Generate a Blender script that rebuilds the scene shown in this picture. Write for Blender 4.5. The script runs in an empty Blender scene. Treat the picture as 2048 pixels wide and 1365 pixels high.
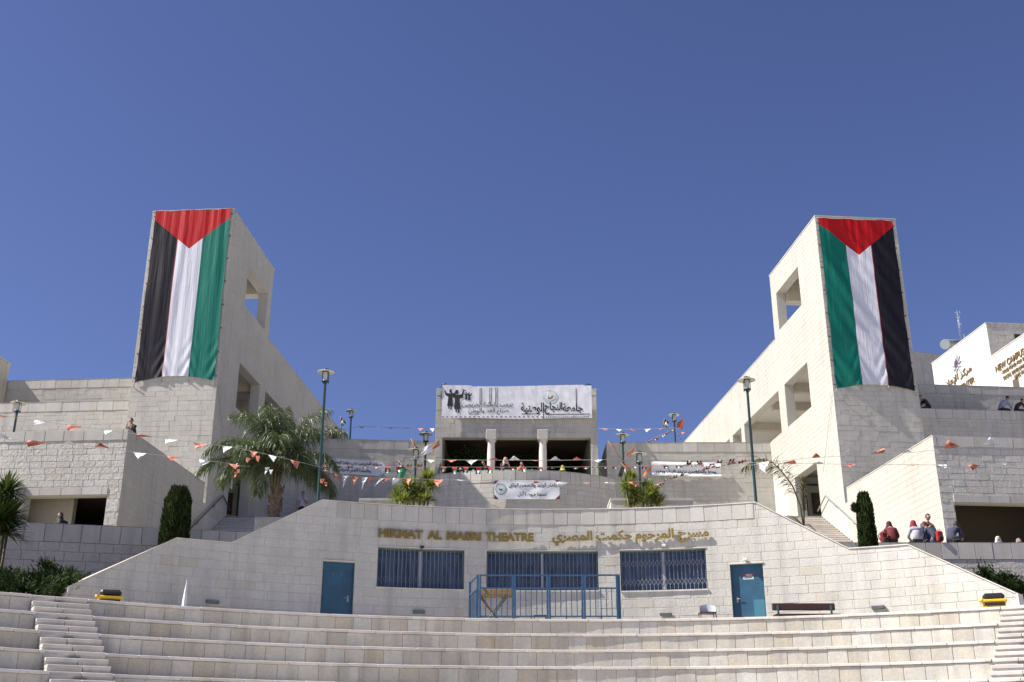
import bpy, bmesh, math, random
from mathutils import Vector, Matrix, noise
R = random.Random(7)
SC = bpy.context.scene
COL = SC.collection
rad = math.radians

# ------------------------------------------------------------------ camera, sky, sun, exposure
# metres; z = 0 is the photographer's eye height, the ground is 1.6 m below
cd = bpy.data.cameras.new('camera'); cam = bpy.data.objects.new('camera', cd); COL.objects.link(cam)
cd.sensor_width = 36; cd.lens = 2250 / 2048 * 36; cd.clip_end = 4000; cd.clip_start = 0.1
cam.location = (0, 0, 0); cam.rotation_euler = (rad(90 + 20.6), 0, 0)
SC.camera = cam
SUN_AZ, SUN_EL = rad(9.5), rad(48)          # sun stands left of the picture, slightly behind the photographer
w = bpy.data.worlds.new('World'); SC.world = w; w.use_nodes = True
nt = w.node_tree
sky = nt.nodes.new('ShaderNodeTexSky'); sky.sky_type = 'NISHITA'; sky.sun_disc = False
sky.sun_elevation = SUN_EL; sky.sun_rotation = math.atan2(-math.cos(SUN_AZ), -math.sin(SUN_AZ))
sky.altitude = 500; sky.air_density = 1.0; sky.dust_density = 0.7; sky.ozone_density = 3.0
bg = nt.nodes['Background']; bg.inputs[1].default_value = 0.056
tint = nt.nodes.new('ShaderNodeMix'); tint.data_type = 'RGBA'; tint.blend_type = 'MULTIPLY'; tint.inputs[0].default_value = 1
tint.inputs[7].default_value = (.755, .70, .95, 1)      # the camera's slightly violet rendering of the deep blue sky
nt.links.new(sky.outputs[0], tint.inputs[6]); nt.links.new(tint.outputs[2], bg.inputs[0])
sd = bpy.data.lights.new('sun', 'SUN'); sd.energy = 4.3; sd.angle = rad(0.5); sd.color = (1.0, 0.96, 0.885)
sun = bpy.data.objects.new('sun', sd); COL.objects.link(sun)
LD = Vector((math.cos(SUN_AZ) * math.cos(SUN_EL), math.sin(SUN_AZ) * math.cos(SUN_EL), -math.sin(SUN_EL)))
sun.rotation_euler = LD.to_track_quat('-Z', 'Y').to_euler(); sun.location = (-60, -20, 60)
SC.view_settings.view_transform = 'Standard'; SC.view_settings.look = 'None'
SC.view_settings.exposure = 1.08; SC.view_settings.gamma = 1.0
try: SC.view_settings.use_curve_mapping = False
except Exception: pass
SC.cycles.max_bounces = 6; SC.cycles.diffuse_bounces = 3; SC.cycles.transparent_max_bounces = 8

# ------------------------------------------------------------------ materials
def mat(name, col, rough=0.8, metal=0.0, spec=None, bump=None, vary=0.0, sheen=0.0, emit=None):
    m = bpy.data.materials.new(name); m.use_nodes = True; n = m.node_tree; b = n.nodes['Principled BSDF']
    b.inputs['Base Color'].default_value = (*col, 1); b.inputs['Roughness'].default_value = rough
    b.inputs['Metallic'].default_value = metal
    if spec is not None: b.inputs['Specular IOR Level'].default_value = spec
    if vary or bump:
        g = n.nodes.new('ShaderNodeNewGeometry')
        t = n.nodes.new('ShaderNodeTexNoise'); t.inputs['Scale'].default_value = (bump[0] if bump else 6); t.inputs['Detail'].default_value = 5
        n.links.new(g.outputs['Position'], t.inputs['Vector'])
        if vary:
            h = n.nodes.new('ShaderNodeHueSaturation'); h.inputs['Color'].default_value = (*col, 1)
            mr = n.nodes.new('ShaderNodeMapRange'); mr.inputs[1].default_value = .3; mr.inputs[2].default_value = .7
            mr.inputs[3].default_value = 1 - vary; mr.inputs[4].default_value = 1 + vary
            n.links.new(t.outputs[0], mr.inputs[0]); n.links.new(mr.outputs[0], h.inputs['Value'])
            n.links.new(h.outputs[0], b.inputs['Base Color'])
        if bump:
            bp = n.nodes.new('ShaderNodeBump'); bp.inputs['Strength'].default_value = bump[1]; bp.inputs['Distance'].default_value = .02
            n.links.new(t.outputs[0], bp.inputs['Height']); n.links.new(bp.outputs[0], b.inputs['Normal'])
    return m

def stone_mat(name, cols, rough_bump=0.5, scale=26, dist=.02, stain=.16, gain=1.0):
    """Dressed limestone: every stone its own tint, fine grain, cloudy weathering, faint rain streaks."""
    m = bpy.data.materials.new(name); m.use_nodes = True; n = m.node_tree; N = n.nodes.new; L = n.links.new
    b = n.nodes['Principled BSDF']; b.inputs['Roughness'].default_value = .88; b.inputs['Specular IOR Level'].default_value = .25
    g = N('ShaderNodeNewGeometry'); oi = N('ShaderNodeObjectInfo')
    a = N('ShaderNodeMath'); a.operation = 'ADD'; L(g.outputs['Random Per Island'], a.inputs[0]); L(oi.outputs['Random'], a.inputs[1])
    f = N('ShaderNodeMath'); f.operation = 'FRACT'; L(a.outputs[0], f.inputs[0])
    cr = N('ShaderNodeValToRGB'); e = cr.color_ramp; e.elements.remove(e.elements[1])
    for i, (p, c) in enumerate(cols):
        el = e.elements[0] if i == 0 else e.elements.new(p)
        el.position = p; el.color = (*[k * gain for k in c], 1)
    L(f.outputs[0], cr.inputs[0])
    def noise_t(s, d, vec=None, rough=.5):
        t = N('ShaderNodeTexNoise'); t.inputs['Scale'].default_value = s; t.inputs['Detail'].default_value = d
        t.inputs['Roughness'].default_value = rough
        L(vec or g.outputs['Position'], t.inputs['Vector']); return t
    def rng(src, a0, a1, b0, b1):
        r = N('ShaderNodeMapRange'); r.inputs[1].default_value = a0; r.inputs[2].default_value = a1
        r.inputs[3].default_value = b0; r.inputs[4].default_value = b1; L(src, r.inputs[0]); return r.outputs[0]
    big = noise_t(.35, 4); mid = noise_t(2.2, 5, rough=.6); fine = noise_t(scale, 6, rough=.65)
    mp = N('ShaderNodeMapping'); mp.inputs['Scale'].default_value = (3.0, 3.0, .22); L(g.outputs['Position'], mp.inputs['Vector'])
    streak = noise_t(1.0, 4, mp.outputs[0])
    v = None
    for s in (rng(big.outputs[0], .3, .7, 1 - stain * .6, 1 + stain * .4), rng(mid.outputs[0], .3, .7, 1 - stain * .5, 1 + stain * .4),
              rng(fine.outputs[0], .25, .75, 1 - stain * .7, 1 + stain * .5), rng(streak.outputs[0], .48, .78, 1, 1 - stain * 1.25)):
        if v is None: v = s
        else:
            mm = N('ShaderNodeMath'); mm.operation = 'MULTIPLY'; L(v, mm.inputs[0]); L(s, mm.inputs[1]); v = mm.outputs[0]
    hs = N('ShaderNodeHueSaturation'); L(cr.outputs[0], hs.inputs['Color']); L(v, hs.inputs['Value'])
    L(rng(mid.outputs[0], .35, .7, .85, 1.25), hs.inputs['Saturation'])
    L(hs.outputs[0], b.inputs['Base Color'])
    bp = N('ShaderNodeBump'); bp.inputs['Strength'].default_value = rough_bump; bp.inputs['Distance'].default_value = dist
    L(fine.outputs[0], bp.inputs['Height']); L(bp.outputs[0], b.inputs['Normal'])
    return m

CREAM = [(0, (.515, .49, .435)), (.35, (.54, .515, .46)), (.6, (.525, .50, .445)), (.85, (.555, .53, .48)), (.95, (.505, .465, .39)), (1, (.53, .505, .45))]
PALE = [(0, (.565, .54, .485)), (.35, (.59, .565, .515)), (.6, (.575, .55, .495)), (.85, (.60, .575, .525)), (.96, (.545, .505, .43)), (1, (.58, .555, .50))]
SEAT = [(0, (.53, .49, .42)), (.2, (.60, .575, .515)), (.38, (.51, .455, .37)), (.55, (.58, .55, .49)), (.7, (.53, .485, .41)), (.88, (.61, .585, .53)), (1, (.49, .43, .34))]
M = {}
M['stone'] = stone_mat('limestone_cladding', CREAM, .4)
M['side'] = stone_mat('honed_cream_cladding', [(0, (.465, .44, .385)), (.4, (.49, .465, .408)), (.75, (.475, .45, .395)), (1, (.50, .476, .42))], .35, 14, stain=.10)
M['rough'] = stone_mat('rock_faced_limestone', PALE, 0.9, 9, .05)
M['facade'] = stone_mat('bush_hammered_limestone', PALE, 0.5, 18, .02)
M['smooth'] = stone_mat('sawn_limestone', [(0, (.52, .495, .44)), (.4, (.58, .555, .505)), (.7, (.50, .475, .42)), (1, (.56, .535, .485))], .25, 20)
M['seat'] = stone_mat('seat_riser_limestone', SEAT, .35, 18, stain=.22)
M['nosing'] = stone_mat('pale_nosing_stone', [(0, (.66, .61, .56)), (.5, (.72, .67, .62)), (1, (.62, .57, .51))], .25, 30)
M['steps'] = stone_mat('step_stone', [(0, (.56, .52, .47)), (.5, (.62, .58, .53)), (1, (.50, .465, .42))], .3, 24)
M['mortar'] = mat('mortar', (.50, .475, .425), .95, bump=(30, .4), vary=.12)
M['mortar_dark'] = mat('grey_pointing', (.42, .40, .355), .95, bump=(30, .4), vary=.12)
M['plaster'] = mat('cream_plaster', (.55, .50, .41), .9, bump=(8, .1), vary=.06)
M['ceiling'] = mat('painted_ceiling', (.62, .60, .56), .9)
M['paving'] = stone_mat('paving', [(0, (.36, .34, .30)), (1, (.42, .40, .36))], .2, 12)
M['concrete'] = mat('concrete', (.48, .46, .415), .9, bump=(5, .3), vary=.1)
M['soil'] = mat('soil', (.10, .07, .045), .95, bump=(9, .6), vary=.25)
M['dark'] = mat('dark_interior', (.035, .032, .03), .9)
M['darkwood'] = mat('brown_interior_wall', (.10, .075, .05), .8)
M['post'] = mat('green_lamp_paint', (.012, .05, .05), .45, bump=(12, .1), vary=.15)
M['shade'] = mat('cream_lamp_shade', (.62, .60, .50), .5)
M['lampglass'] = mat('frosted_glass', (.55, .55, .52), .25)
M['blue'] = mat('blue_steel_paint', (.028, .085, .17), .45, bump=(14, .15), vary=.2)
M['door'] = mat('teal_blue_door', (.024, .09, .155), .5, bump=(3, .12), vary=.22)
M['doorside'] = mat('pale_teal_door_panel', (.06, .19, .26), .4)
M['frame'] = mat('window_frame', (.05, .12, .15), .5)
M['white'] = mat('white_paint', (.70, .70, .70), .6, vary=.08)
M['grille'] = mat('white_grille_paint', (.30, .31, .345), .6)
M['gold'] = mat('gold_lettering', (.215, .15, .032), .55, metal=.15, bump=(20, .1), vary=.12)
M['bronze'] = mat('bronze_lettering', (.20, .125, .045), .5, metal=.2)
M['steel'] = mat('galvanised_steel', (.33, .36, .37), .45, metal=.5, vary=.1)
M['black'] = mat('black_plastic', (.018, .018, .02), .4)
M['yellow'] = mat('yellow_plastic', (.72, .45, .02), .4, vary=.08)
M['brownwood'] = mat('dark_maroon_wood', (.07, .028, .022), .55, bump=(30, .2), vary=.2)
M['plywood'] = mat('table_edge_wood', (.30, .18, .075), .6, vary=.2)
M['print'] = mat('black_print', (.02, .018, .018), .7)
M['printred'] = mat('red_print', (.45, .03, .03), .7)
M['printgreen'] = mat('green_print', (.02, .18, .07), .7)
M['printgrey'] = mat('grey_print', (.56, .62, .60), .7)
M['printorn'] = mat('maroon_print', (.14, .01, .03), .7)
M['cloth'] = mat('white_banner_cloth', (.76, .76, .79), .65, bump=(3, .2), vary=.05)
M['cloth2'] = mat('white_banner_vinyl', (.74, .74, .76), .5, vary=.03)
M['rope'] = mat('rope', (.35, .33, .30), .8)
M['orange'] = mat('orange_pennant_cloth', (.58, .20, .125), .7, vary=.1)
M['whiteP'] = mat('white_pennant_cloth', (.74, .74, .76), .65, vary=.04)
M['bark'] = mat('palm_bark', (.17, .125, .09), .9, bump=(16, .9), vary=.45)
M['stem'] = mat('plant_stem', (.12, .10, .05), .8, vary=.2)
M['skin'] = mat('skin', (.38, .21, .14), .55)
M['hair'] = mat('dark_hair', (.015, .011, .009), .6)
M['rubber'] = mat('shoe', (.02, .02, .02), .7)
M['stainedwood'] = mat('louvre_metal', (.10, .095, .09), .5, metal=.3)
def cloth(c, name='fabric'):
    k = 'c%s' % (c,)
    if k not in M: M[k] = mat(name, c, .85, bump=(22, .3), vary=.12)
    return M[k]

def leaf_mat(name, c1, c2, trans=.25, rough=.5, spec=.4):
    m = bpy.data.materials.new(name); m.use_nodes = True; n = m.node_tree; N = n.nodes.new; L = n.links.new
    b = n.nodes['Principled BSDF']; b.inputs['Roughness'].default_value = rough; b.inputs['Specular IOR Level'].default_value = spec
    g = N('ShaderNodeNewGeometry'); cr = N('ShaderNodeValToRGB')
    cr.color_ramp.elements[0].color = (*c1, 1); cr.color_ramp.elements[1].color = (*c2, 1)
    L(g.outputs['Random Per Island'], cr.inputs[0]); L(cr.outputs[0], b.inputs['Base Color'])
    tr = N('ShaderNodeBsdfTranslucent'); L(cr.outputs[0], tr.inputs[0]); mx = N('ShaderNodeMixShader'); mx.inputs[0].default_value = trans
    L(b.outputs[0], mx.inputs[1]); L(tr.outputs[0], mx.inputs[2]); L(mx.outputs[0], n.nodes['Material Output'].inputs[0])
    return m
M['palm'] = leaf_mat('palm_leaflets', (.035, .06, .020), (.15, .185, .075), .35, .38, .6)
M['palmdry'] = leaf_mat('dry_palm_leaflets', (.10, .10, .03), (.20, .17, .06), .2)
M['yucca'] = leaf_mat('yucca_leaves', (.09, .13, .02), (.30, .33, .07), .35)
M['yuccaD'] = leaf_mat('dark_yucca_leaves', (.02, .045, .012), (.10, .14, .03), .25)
M['cypress'] = leaf_mat('cypress_foliage', (.010, .022, .005), (.05, .068, .014), .1, .8, .2)
M['juniper'] = leaf_mat('juniper_foliage', (.009, .022, .007), (.045, .07, .016), .12, .8, .2)
M['treeleaf'] = leaf_mat('tree_leaves', (.01, .03, .008), (.04, .08, .02), .2)

# ------------------------------------------------------------------ object helpers
WM = {}
def tag(o, label=None, cat=None, group=None, kind=None):
    if label: o['label'] = label
    if cat: o['category'] = cat
    if group: o['group'] = group
    if kind: o['kind'] = kind
    return o
def thing(name, label, cat, loc=(0, 0, 0), rz=0.0, group=None, kind=None):
    o = bpy.data.objects.new(name, None); COL.objects.link(o); o.empty_display_size = .2
    o.location = loc; o.rotation_euler = (0, 0, rz)
    WM[o] = Matrix.Translation(Vector(loc)) @ Matrix.Rotation(rz, 4, 'Z')
    return tag(o, label, cat, group, kind)
def link(name, me, parent=None, world=None, kind=None):
    """link a mesh; `world` is the object's world matrix (identity when verts are world coords)"""
    o = bpy.data.objects.new(name, me); COL.objects.link(o)
    world = world or Matrix.Identity(4)
    if parent:
        o.parent = parent
        o.matrix_basis = WM[parent].inverted() @ world
    else: o.matrix_basis = world
    WM[o] = world
    if kind: o['kind'] = kind
    return o
class MB:
    def __init__(s): s.v = []; s.f = []; s.m = []; s.sm = []
    def add(s, vs, fs, mi=0, mtx=None, sm=False):
        k = len(s.v)
        s.v += [tuple(mtx @ Vector(p)) for p in vs] if mtx else [tuple(p) for p in vs]
        s.f += [tuple(i + k for i in f) for f in fs]; s.m += [mi] * len(fs); s.sm += [sm] * len(fs); return s
    def box(s, x0, x1, y0, y1, z0, z1, mi=0, mtx=None, ch=0.0):
        if ch:
            vs = []; c = ch
            X, Y, Z = (x0, x1), (y0, y1), (z0, z1)
            sx, sy, sz = (1, -1), (1, -1), (1, -1)
            idx = {}
            for i in (0, 1):
                for j in (0, 1):
                    for k in (0, 1):
                        idx[i, j, k, 0] = len(vs); vs.append((X[i], Y[j] + sy[j] * c, Z[k] + sz[k] * c))
                        idx[i, j, k, 1] = len(vs); vs.append((X[i] + sx[i] * c, Y[j], Z[k] + sz[k] * c))
                        idx[i, j, k, 2] = len(vs); vs.append((X[i] + sx[i] * c, Y[j] + sy[j] * c, Z[k]))
            bm = bmesh.new(); bv = [bm.verts.new(p) for p in vs]; bmesh.ops.convex_hull(bm, input=bv)
            bm.verts.index_update(); fs = [tuple(v.index for v in f.verts) for f in bm.faces]; vs = [tuple(v.co) for v in bm.verts]; bm.free()
            return s.add(vs, fs, mi, mtx)
        vs = [(x0, y0, z0), (x1, y0, z0), (x1, y1, z0), (x0, y1, z0), (x0, y0, z1), (x1, y0, z1), (x1, y1, z1), (x0, y1, z1)]
        return s.add(vs, [(0, 3, 2, 1), (4, 5, 6, 7), (0, 1, 5, 4), (1, 2, 6, 5), (2, 3, 7, 6), (3, 0, 4, 7)], mi, mtx)
    def tube(s, pts, r, n=8, mi=0, caps=True, sm=True):
        pts = [Vector(p) for p in pts]; rs = r if isinstance(r, (list, tuple)) else [r] * len(pts)
        k = len(s.v); prev = None
        for i, p in enumerate(pts):
            d = (pts[min(i + 1, len(pts) - 1)] - pts[max(i - 1, 0)]).normalized()
            if prev is None: a = d.orthogonal().normalized()
            else: a = (prev - d * prev.dot(d)).normalized() if (prev - d * prev.dot(d)).length > 1e-6 else d.orthogonal().normalized()
            prev = a; b = d.cross(a)
            for j in range(n):
                t = 2 * math.pi * j / n; s.v.append(tuple(p + (a * math.cos(t) + b * math.sin(t)) * rs[i]))
        for i in range(len(pts) - 1):
            for j in range(n):
                s.f.append((k + i * n + j, k + i * n + (j + 1) % n, k + (i + 1) * n + (j + 1) % n, k + (i + 1) * n + j)); s.m.append(mi); s.sm.append(sm)
        if caps:
            s.f.append(tuple(k + j for j in range(n))[::-1]); s.m.append(mi); s.sm.append(False)
            q = k + (len(pts) - 1) * n; s.f.append(tuple(q + j for j in range(n))); s.m.append(mi); s.sm.append(False)
        return s
    def lathe(s, prof, n=16, mi=0, c=(0, 0, 0), sm=True):
        k = len(s.v)
        for r, z in prof:
            for j in range(n):
                t = 2 * math.pi * j / n; s.v.append((c[0] + r * math.cos(t), c[1] + r * math.sin(t), c[2] + z))
        for i in range(len(prof) - 1):
            for j in range(n):
                s.f.append((k + i * n + j, k + i * n + (j + 1) % n, k + (i + 1) * n + (j + 1) % n, k + (i + 1) * n + j)); s.m.append(mi); s.sm.append(sm)
        return s
    def quad(s, a, b, c, d, mi=0): return s.add([a, b, c, d], [(0, 1, 2, 3)], mi)
    def mesh(s, name, mats):
        me = bpy.data.meshes.new(name); me.from_pydata(s.v, [], s.f)
        for m in (mats if isinstance(mats, (list, tuple)) else [mats]): me.materials.append(M[m] if isinstance(m, str) else m)
        if any(s.m): me.polygons.foreach_set('material_index', s.m)
        if any(s.sm): me.polygons.foreach_set('use_smooth', s.sm)
        me.update(); return me
    def build(s, name, mats, parent=None, world=None, kind=None):
        return link(name, s.mesh(name, mats), parent, world, kind)
def copy_tree(o, parent=None):
    c = o.copy(); COL.objects.link(c)
    if parent: c.parent = parent
    for ch in list(o.children): copy_tree(ch, c)
    return c

# ------------------------------------------------------------------ wall frames
class Flat:
    """vertical plane: O world point at u=0,z=0; U unit direction (to the right seen from outside)"""
    def __init__(s, O, U): s.O = Vector((O[0], O[1], 0)); s.U = Vector((U[0], U[1], 0)).normalized(); s.N = s.U.cross(Vector((0, 0, 1)))
    def pt(s, u, z, w=0): return s.O + s.U * u + s.N * w + Vector((0, 0, z))
    def fr(s, u, z, w=0):
        p = s.pt(u, z, w); m = Matrix.Identity(4)
        m.col[0][:3] = s.U; m.col[1][:3] = (0, 0, 1); m.col[2][:3] = s.N; m.col[3][:3] = p; return m
class Arc(Flat):
    def __init__(s, c, r, convex=False): s.c = Vector((c[0], c[1], 0)); s.r = r; s.k = -1 if convex else 1
    def ax(s, u):
        t = u / s.r
        if s.k > 0: return Vector((math.cos(t), -math.sin(t), 0)), Vector((-math.sin(t), -math.cos(t), 0))
        return Vector((math.cos(t), math.sin(t), 0)), Vector((math.sin(t), -math.cos(t), 0))
    def pt(s, u, z, w=0):
        T, N = s.ax(u); return s.c + N * (w - s.k * s.r) + Vector((0, 0, z))
    def fr(s, u, z, w=0):
        T, N = s.ax(u); m = Matrix.Identity(4)
        m.col[0][:3] = T; m.col[1][:3] = (0, 0, 1); m.col[2][:3] = N; m.col[3][:3] = s.pt(u, z, w); return m

def clip(poly, a, b, c):
    """keep a*x+b*y<=c"""
    out = []
    for i in range(len(poly)):
        p, q = poly[i], poly[(i + 1) % len(poly)]
        dp, dq = a * p[0] + b * p[1] - c, a * q[0] + b * q[1] - c
        if dp <= 0: out.append(p)
        if (dp < 0 < dq) or (dq < 0 < dp):
            t = dp / (dp - dq); out.append((p[0] + (q[0] - p[0]) * t, p[1] + (q[1] - p[1]) * t))
    return out
def area(p): return .5 * sum(p[i][0] * p[(i + 1) % len(p)][1] - p[(i + 1) % len(p)][0] * p[i][1] for i in range(len(p)))
def clip_convex(poly, reg):
    for i in range(len(reg)):
        (x0, y0), (x1, y1) = reg[i], reg[(i + 1) % len(reg)]
        a, b = (y1 - y0), -(x1 - x0); poly = clip(poly, a, b, a * x0 + b * y0)
        if len(poly) < 3: return []
    return poly
def minus_rect(poly, h):
    u0, u1, z0, z1 = h; res = []
    a = clip(poly, 1, 0, u0)
    if len(a) > 2: res.append(a)
    a = clip(poly, -1, 0, -u1)
    if len(a) > 2: res.append(a)
    m = clip(clip(poly, -1, 0, -u0), 1, 0, u1) if len(poly) > 2 else []
    if len(m) > 2:
        for q in (clip(m, 0, 1, z0), clip(m, 0, -1, -z1)):
            if len(q) > 2: res.append(q)
    return res
def rect(u0, u1, z0, z1): return [(u0, z0), (u1, z0), (u1, z1), (u0, z1)]
CP, SP = math.cos(rad(20.6)), math.sin(rad(20.6))
def pix(p):
    d = p.y * CP + p.z * SP
    return (1024 + 2250 * p.x / d, 682.5 - 2250 * (-p.y * SP + p.z * CP) / d, d) if d > 1 else (-9999, 0, 1)
_cache = {}
def stones(parent, fr, regs, holes=(), course=.25, lens=(.42, .6), z0=None, t=.014, g=.007, m='stone', name='stone', joined='stone_course',
           limit=300, bond=True, seed=1, jitter=.004, zrows=None):
    rr = random.Random(seed)
    us = [p[0] for r_ in regs for p in r_]; zs = [p[1] for r_ in regs for p in r_]
    ua, ub, za, zb = min(us), max(us), min(zs), max(zs)
    z = za if z0 is None else z0; rows = []
    if zrows: rows = zrows
    else:
        while z < zb - .02: rows.append((z, z + course)); z += course
    pcs = []
    for i, (r0, r1) in enumerate(rows):
        u = ua - rr.random() * lens[1] * (1 if bond else 0)
        while u < ub:
            L = round(rr.uniform(*lens) / .04) * .04 if bond else lens[0]
            full = rect(u + g / 2, u + L - g / 2, r0 + g / 2, r1 - g / 2)
            for reg in regs:
                if u + L < min(p[0] for p in reg) or u > max(p[0] for p in reg): continue
                pl = clip_convex(full, reg)
                if len(pl) < 3: continue
                pp = [pl]
                for h in holes: pp = [q for a in pp for q in minus_rect(a, h)]
                for q in pp:
                    if abs(area(q)) > .0012: pcs.append((q, abs(area(q)) > abs(area(full)) * .999))
            u += L
    ranked = []
    for q, whole in pcs:
        cu = sum(p[0] for p in q) / len(q); cz = sum(p[1] for p in q) / len(q)
        F = fr.fr(cu, cz); P_ = F.col[3].xyz; px, py, d = pix(P_)
        vis = -30 < px < 2078 and -30 < py < 1395
        facing = max(0, -F.col[2].xyz.dot(P_.normalized()))
        ranked.append((abs(area(q)) * facing / (d * d) if vis and d > 1 else 0, q, whole, cu, cz, F))
    ranked.sort(key=lambda a: -a[0])
    jb = MB()
    for i, (sc, q, whole, cu, cz, F) in enumerate(ranked):
        n = len(q); w_ = max(p[0] for p in q) - min(p[0] for p in q); h_ = max(p[1] for p in q) - min(p[1] for p in q)
        key = (round(w_, 3), round(h_, 3), t, m) if (whole and n == 4) else None
        solo = i < limit and sc > 0
        me = _cache.get(key) if (key and solo) else None
        if me is None:
            c = min(.006, w_ * .2, h_ * .2); sx = 1 - 2 * c / max(w_, .01); sy = 1 - 2 * c / max(h_, .01)
            loc = [(p[0] - cu, p[1] - cz) for p in q]
            vs = [(x, y, 0) for x, y in loc] + [(x, y, t * .6) for x, y in loc] + [(x * sx, y * sy, t) for x, y in loc]
            fs = [tuple(range(2 * n, 3 * n))] + [(a, (a + 1) % n, n + (a + 1) % n, n + a) for a in range(n)] + [(n + a, n + (a + 1) % n, 2 * n + (a + 1) % n, 2 * n + a) for a in range(n)]
            if area(q) < 0: fs = [f[::-1] for f in fs]
        if solo:
            if me is None:
                b = MB(); b.add(vs, fs); me = b.mesh(name, m)
                if key: _cache[key] = me
            F2 = F.copy(); F2.col[3][:3] = F.col[3].xyz + F.col[2].xyz * rr.uniform(-jitter, jitter)
            link(name, me, parent, F2)
        else:
            F2 = F.copy(); F2.col[3][:3] = F.col[3].xyz + F.col[2].xyz * rr.uniform(-jitter, jitter)
            jb.add(vs, fs, 0, F2)
    if jb.v: jb.build(joined, m, parent, kind='stuff')

def slab(mb, fr, u0, u1, z0, z1, w0, w1, mi=0, n=1):
    """box in frame coordinates; for arcs n segments"""
    for i in range(n):
        a = u0 + (u1 - u0) * i / n; b = u0 + (u1 - u0) * (i + 1) / n
        P = [fr.pt(a, z0, w0), fr.pt(b, z0, w0), fr.pt(b, z0, w1), fr.pt(a, z0, w1), fr.pt(a, z1, w0), fr.pt(b, z1, w0), fr.pt(b, z1, w1), fr.pt(a, z1, w1)]
        fs = [(0, 1, 2, 3), (7, 6, 5, 4), (0, 4, 5, 1), (2, 6, 7, 3)]
        if i == 0: fs.append((3, 7, 4, 0))
        if i == n - 1: fs.append((1, 5, 6, 2))
        mb.add(P, fs, mi)
    return mb
def poly_slab(mb, fr, poly, w0, w1, mi=0):
    n = len(poly); vs = [fr.pt(p[0], p[1], w0) for p in poly] + [fr.pt(p[0], p[1], w1) for p in poly]
    mb.add(vs, [tuple(range(n))[::-1], tuple(range(n, 2 * n))] + [(a, (a + 1) % n, n + (a + 1) % n, n + a) for a in range(n)], mi)
    return mb

# ------------------------------------------------------------------ lettering
T_ = "ء FE80|آ FE81 FE82|أ FE83 FE84|ؤ FE85 FE86|إ FE87 FE88|ئ FE89 FE8A FE8B FE8C|ا FE8D FE8E|ب FE8F FE90 FE91 FE92|ة FE93 FE94|ت FE95 FE96 FE97 FE98|ث FE99 FE9A FE9B FE9C|ج FE9D FE9E FE9F FEA0|ح FEA1 FEA2 FEA3 FEA4|خ FEA5 FEA6 FEA7 FEA8|د FEA9 FEAA|ذ FEAB FEAC|ر FEAD FEAE|ز FEAF FEB0|س FEB1 FEB2 FEB3 FEB4|ش FEB5 FEB6 FEB7 FEB8|ص FEB9 FEBA FEBB FEBC|ض FEBD FEBE FEBF FEC0|ط FEC1 FEC2 FEC3 FEC4|ظ FEC5 FEC6 FEC7 FEC8|ع FEC9 FECA FECB FECC|غ FECD FECE FECF FED0|ف FED1 FED2 FED3 FED4|ق FED5 FED6 FED7 FED8|ك FED9 FEDA FEDB FEDC|ل FEDD FEDE FEDF FEE0|م FEE1 FEE2 FEE3 FEE4|ن FEE5 FEE6 FEE7 FEE8|ه FEE9 FEEA FEEB FEEC|و FEED FEEE|ى FEEF FEF0|ي FEF1 FEF2 FEF3 FEF4"
AF = {e.split(' ')[0]: [chr(int(h, 16)) for h in e.split(' ')[1:]] for e in T_.split('|')}
def shape_ar(t):
    """joined Arabic letter forms, laid out right to left"""
    out = []
    for i, c in enumerate(t):
        if c not in AF: out.append(c); continue
        f = AF[c]; p = t[i - 1] if i else ' '; n = t[i + 1] if i + 1 < len(t) else ' '
        pj = p in AF and len(AF[p]) == 4; nj = n in AF and len(AF[n]) >= 2 and len(f) == 4
        k = (3 if nj else 1) if pj else (2 if nj else 0)
        out.append(f[min(k, len(f) - 1)])
    r = ''.join(out).replace('\uFEDF\uFE8E', '\uFEFB').replace('\uFEE0\uFE8E', '\uFEFC').replace('\uFEDF\uFE88', '\uFEF9').replace('\uFEDF\uFE84', '\uFEF7')
    return r[::-1]
def text_geo(txt, w, h, extr=0.0, bold=0.0, res=3):
    c = bpy.data.curves.new('t', 'FONT'); c.body = txt; c.extrude = .05 if extr else 0; c.offset = bold; c.resolution_u = res
    c.align_x = 'LEFT'
    o = bpy.data.objects.new('t', c); COL.objects.link(o)
    dg = bpy.context.evaluated_depsgraph_get(); dg.update()
    me = bpy.data.meshes.new_from_object(o.evaluated_get(dg))
    vs = [tuple(v.co) for v in me.vertices]; fs = [tuple(p.vertices) for p in me.polygons]
    bpy.data.objects.remove(o); bpy.data.curves.remove(c); bpy.data.meshes.remove(me)
    xs = [v[0] for v in vs]; ys = [v[1] for v in vs]; x0, x1, y0, y1 = min(xs), max(xs), min(ys), max(ys)
    sx = w / (x1 - x0); sy = h / (y1 - y0) if h else sx
    vs = [((v[0] - (x0 + x1) / 2) * sx, (v[1] - (y0 + y1) / 2) * sy, v[2] * extr / .1 if extr else 0) for v in vs]
    return vs, fs
def lettering(txt, fr, u, z, w, h, off, m, parent, extr=0.0, bold=0.0, name='lettering', disp=None, slope=0.0, ar=False):
    vs, fs = text_geo(shape_ar(txt) if ar else txt, w, h, extr, bold)
    out = []
    for x, y, d in vs:
        uu, zz = u + x, z + y + slope * x
        out.append(fr.pt(uu, zz, off + d + (disp(uu, zz) if disp else 0)))
    b = MB(); b.add(out, fs); return b.build(name, m, parent)
# ================================================================== SETTING: ground, tiers, stairs, terraces
def sheet(name, pts, z, m, kind='structure', th=0.0):
    b = MB(); n = len(pts); b.add([(x, y, z) for x, y in pts], [tuple(range(n))]); return b.build(name, m, kind=kind)
sheet('ground', [(-900, -300), (900, -300), (900, 1500), (-900, 1500)], -1.6, 'concrete')

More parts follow.
